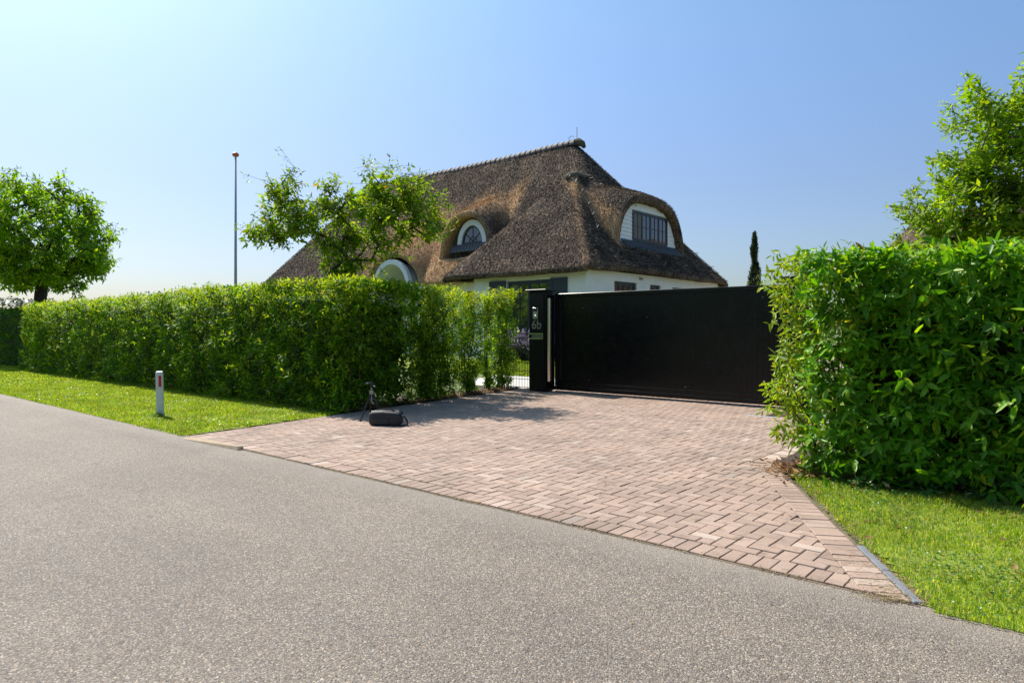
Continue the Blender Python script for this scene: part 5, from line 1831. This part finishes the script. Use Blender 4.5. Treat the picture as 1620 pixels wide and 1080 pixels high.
# tripod
tx, ty = -8.98, 6.9
t = thing('tripod', 'black camera tripod standing by the hedge corner behind the bag', 'tripod', (tx, ty, 0.012))
Z = .012
hub = Vector((tx, ty, .47))
for a in (R(-100), R(150), R(35)):
    f_ = Vector((tx + math.cos(a) * .20, ty + math.sin(a) * .20, Z))
    k1 = hub.lerp(f_, .08); k2 = hub.lerp(f_, .5); k3 = hub.lerp(f_, .93)
    g = G(); g.tube([k1, k2], .016, 8); g.tube([k2, k2.lerp(f_, .06)], .019, 8); g.tube([k2.lerp(f_, .06), k3], .012, 8)
    lg = g.build('leg', M['black_matt'], t)
    g = G(); g.tube([k3, f_ + Vector((0, 0, .002))], [.014, .017], 8); g.build('rubber_foot', M['black_matt'], lg)
g = G(); g.tube([(tx, ty, .44), (tx, ty, .50)], .032, 10); g.build('hub', M['grey_metal'], t)
g = G(); g.tube([(tx, ty, .30), (tx, ty, .55)], .013, 8); g.build('centre_column', M['grey_metal'], t)
g = G(); g.tube([(tx, ty, .545), (tx, ty, .60)], [.022, .026], 10); g.box(tx - .05, tx + .045, ty - .03, ty + .03, .602, .635, None, .006)
hd_ = g.build('tripod_head', M['black_matt'], t)
g = G(); g.tube([(tx + .02, ty, .59), (tx + .13, ty - .03, .575)], [.006, .008], 6); g.build('pan_handle', M['steel'], hd_)
g = G(); g.tube([(tx - .05, ty - .01, .62), (tx - .10, ty - .03, .615)], .012, 8); g.build('lock_knob', M['grey_metal'], hd_)

# camera bag
bx, by = -8.38, 6.72
t = thing('camera_bag', 'black soft camera bag lying on the bricks beside the tripod', 'bag', (bx, by, .012))
ang = R(30)
Mx = Matrix.Translation((bx, by, .012)) @ Matrix.Rotation(ang, 4, 'Z')
nu, nv = 28, 14
vs = []
for j in range(nv + 1):
    ph = -math.pi / 2 + math.pi * j / nv
    for i in range(nu):
        th = 2 * math.pi * i / nu
        e1, e2 = .32, .30
        f = lambda c, e: math.copysign(abs(c) ** e, c)
        x = .245 * f(math.cos(ph), e2) * f(math.cos(th), e1); y = .15 * f(math.cos(ph), e2) * f(math.sin(th), e1); z = .115 + .115 * f(math.sin(ph), e2)
        q = noise.noise(Vector((x * 7, y * 7, z * 9))) * .018
        z2 = z + (q - .02 * abs(x / .245) ** 2) * (z / .23)
        vs.append(Mx @ Vector((x + q * .6, y + q * .4, max(z2, .001))))
fs = [(j * nu + i, j * nu + (i + 1) % nu, (j + 1) * nu + (i + 1) % nu, (j + 1) * nu + i) for j in range(nv) for i in range(nu)]
g = G(); g.add(vs, fs); g.build('bag_body', M['fabric'], t, smooth=True)
g = G(); g.box(-.17, .10, -.168, -.13, .03, .13, Mx, .012); g.build('front_pocket', M['fabric'], t)
def bp(x, y, z): return Mx @ Vector((x, y, z))
g = G(); g.tube([bp(-.17, -.02, .215), bp(-.09, -.03, .25), (bp(0, -.03, .262)), bp(.09, -.03, .25), bp(.15, -.02, .215)], .011, 6); g.build('handle', M['black_matt'], t)
g = G(); g.tube([bp(.24, .0, .15), bp(.30, -.03, .15), bp(.36, -.05, .08), bp(.37, -.06, .02), bp(.30, -.1, .012), bp(.2, -.165, .014)], .014, 6); g.build('strap', M['black_matt'], t)
g = G(); g.tube([bp(-.2, -.10, .218), bp(-.12, -.10, .228), bp(-.03, -.10, .23)], .005, 5); g.build('zip', M['steel'], t)
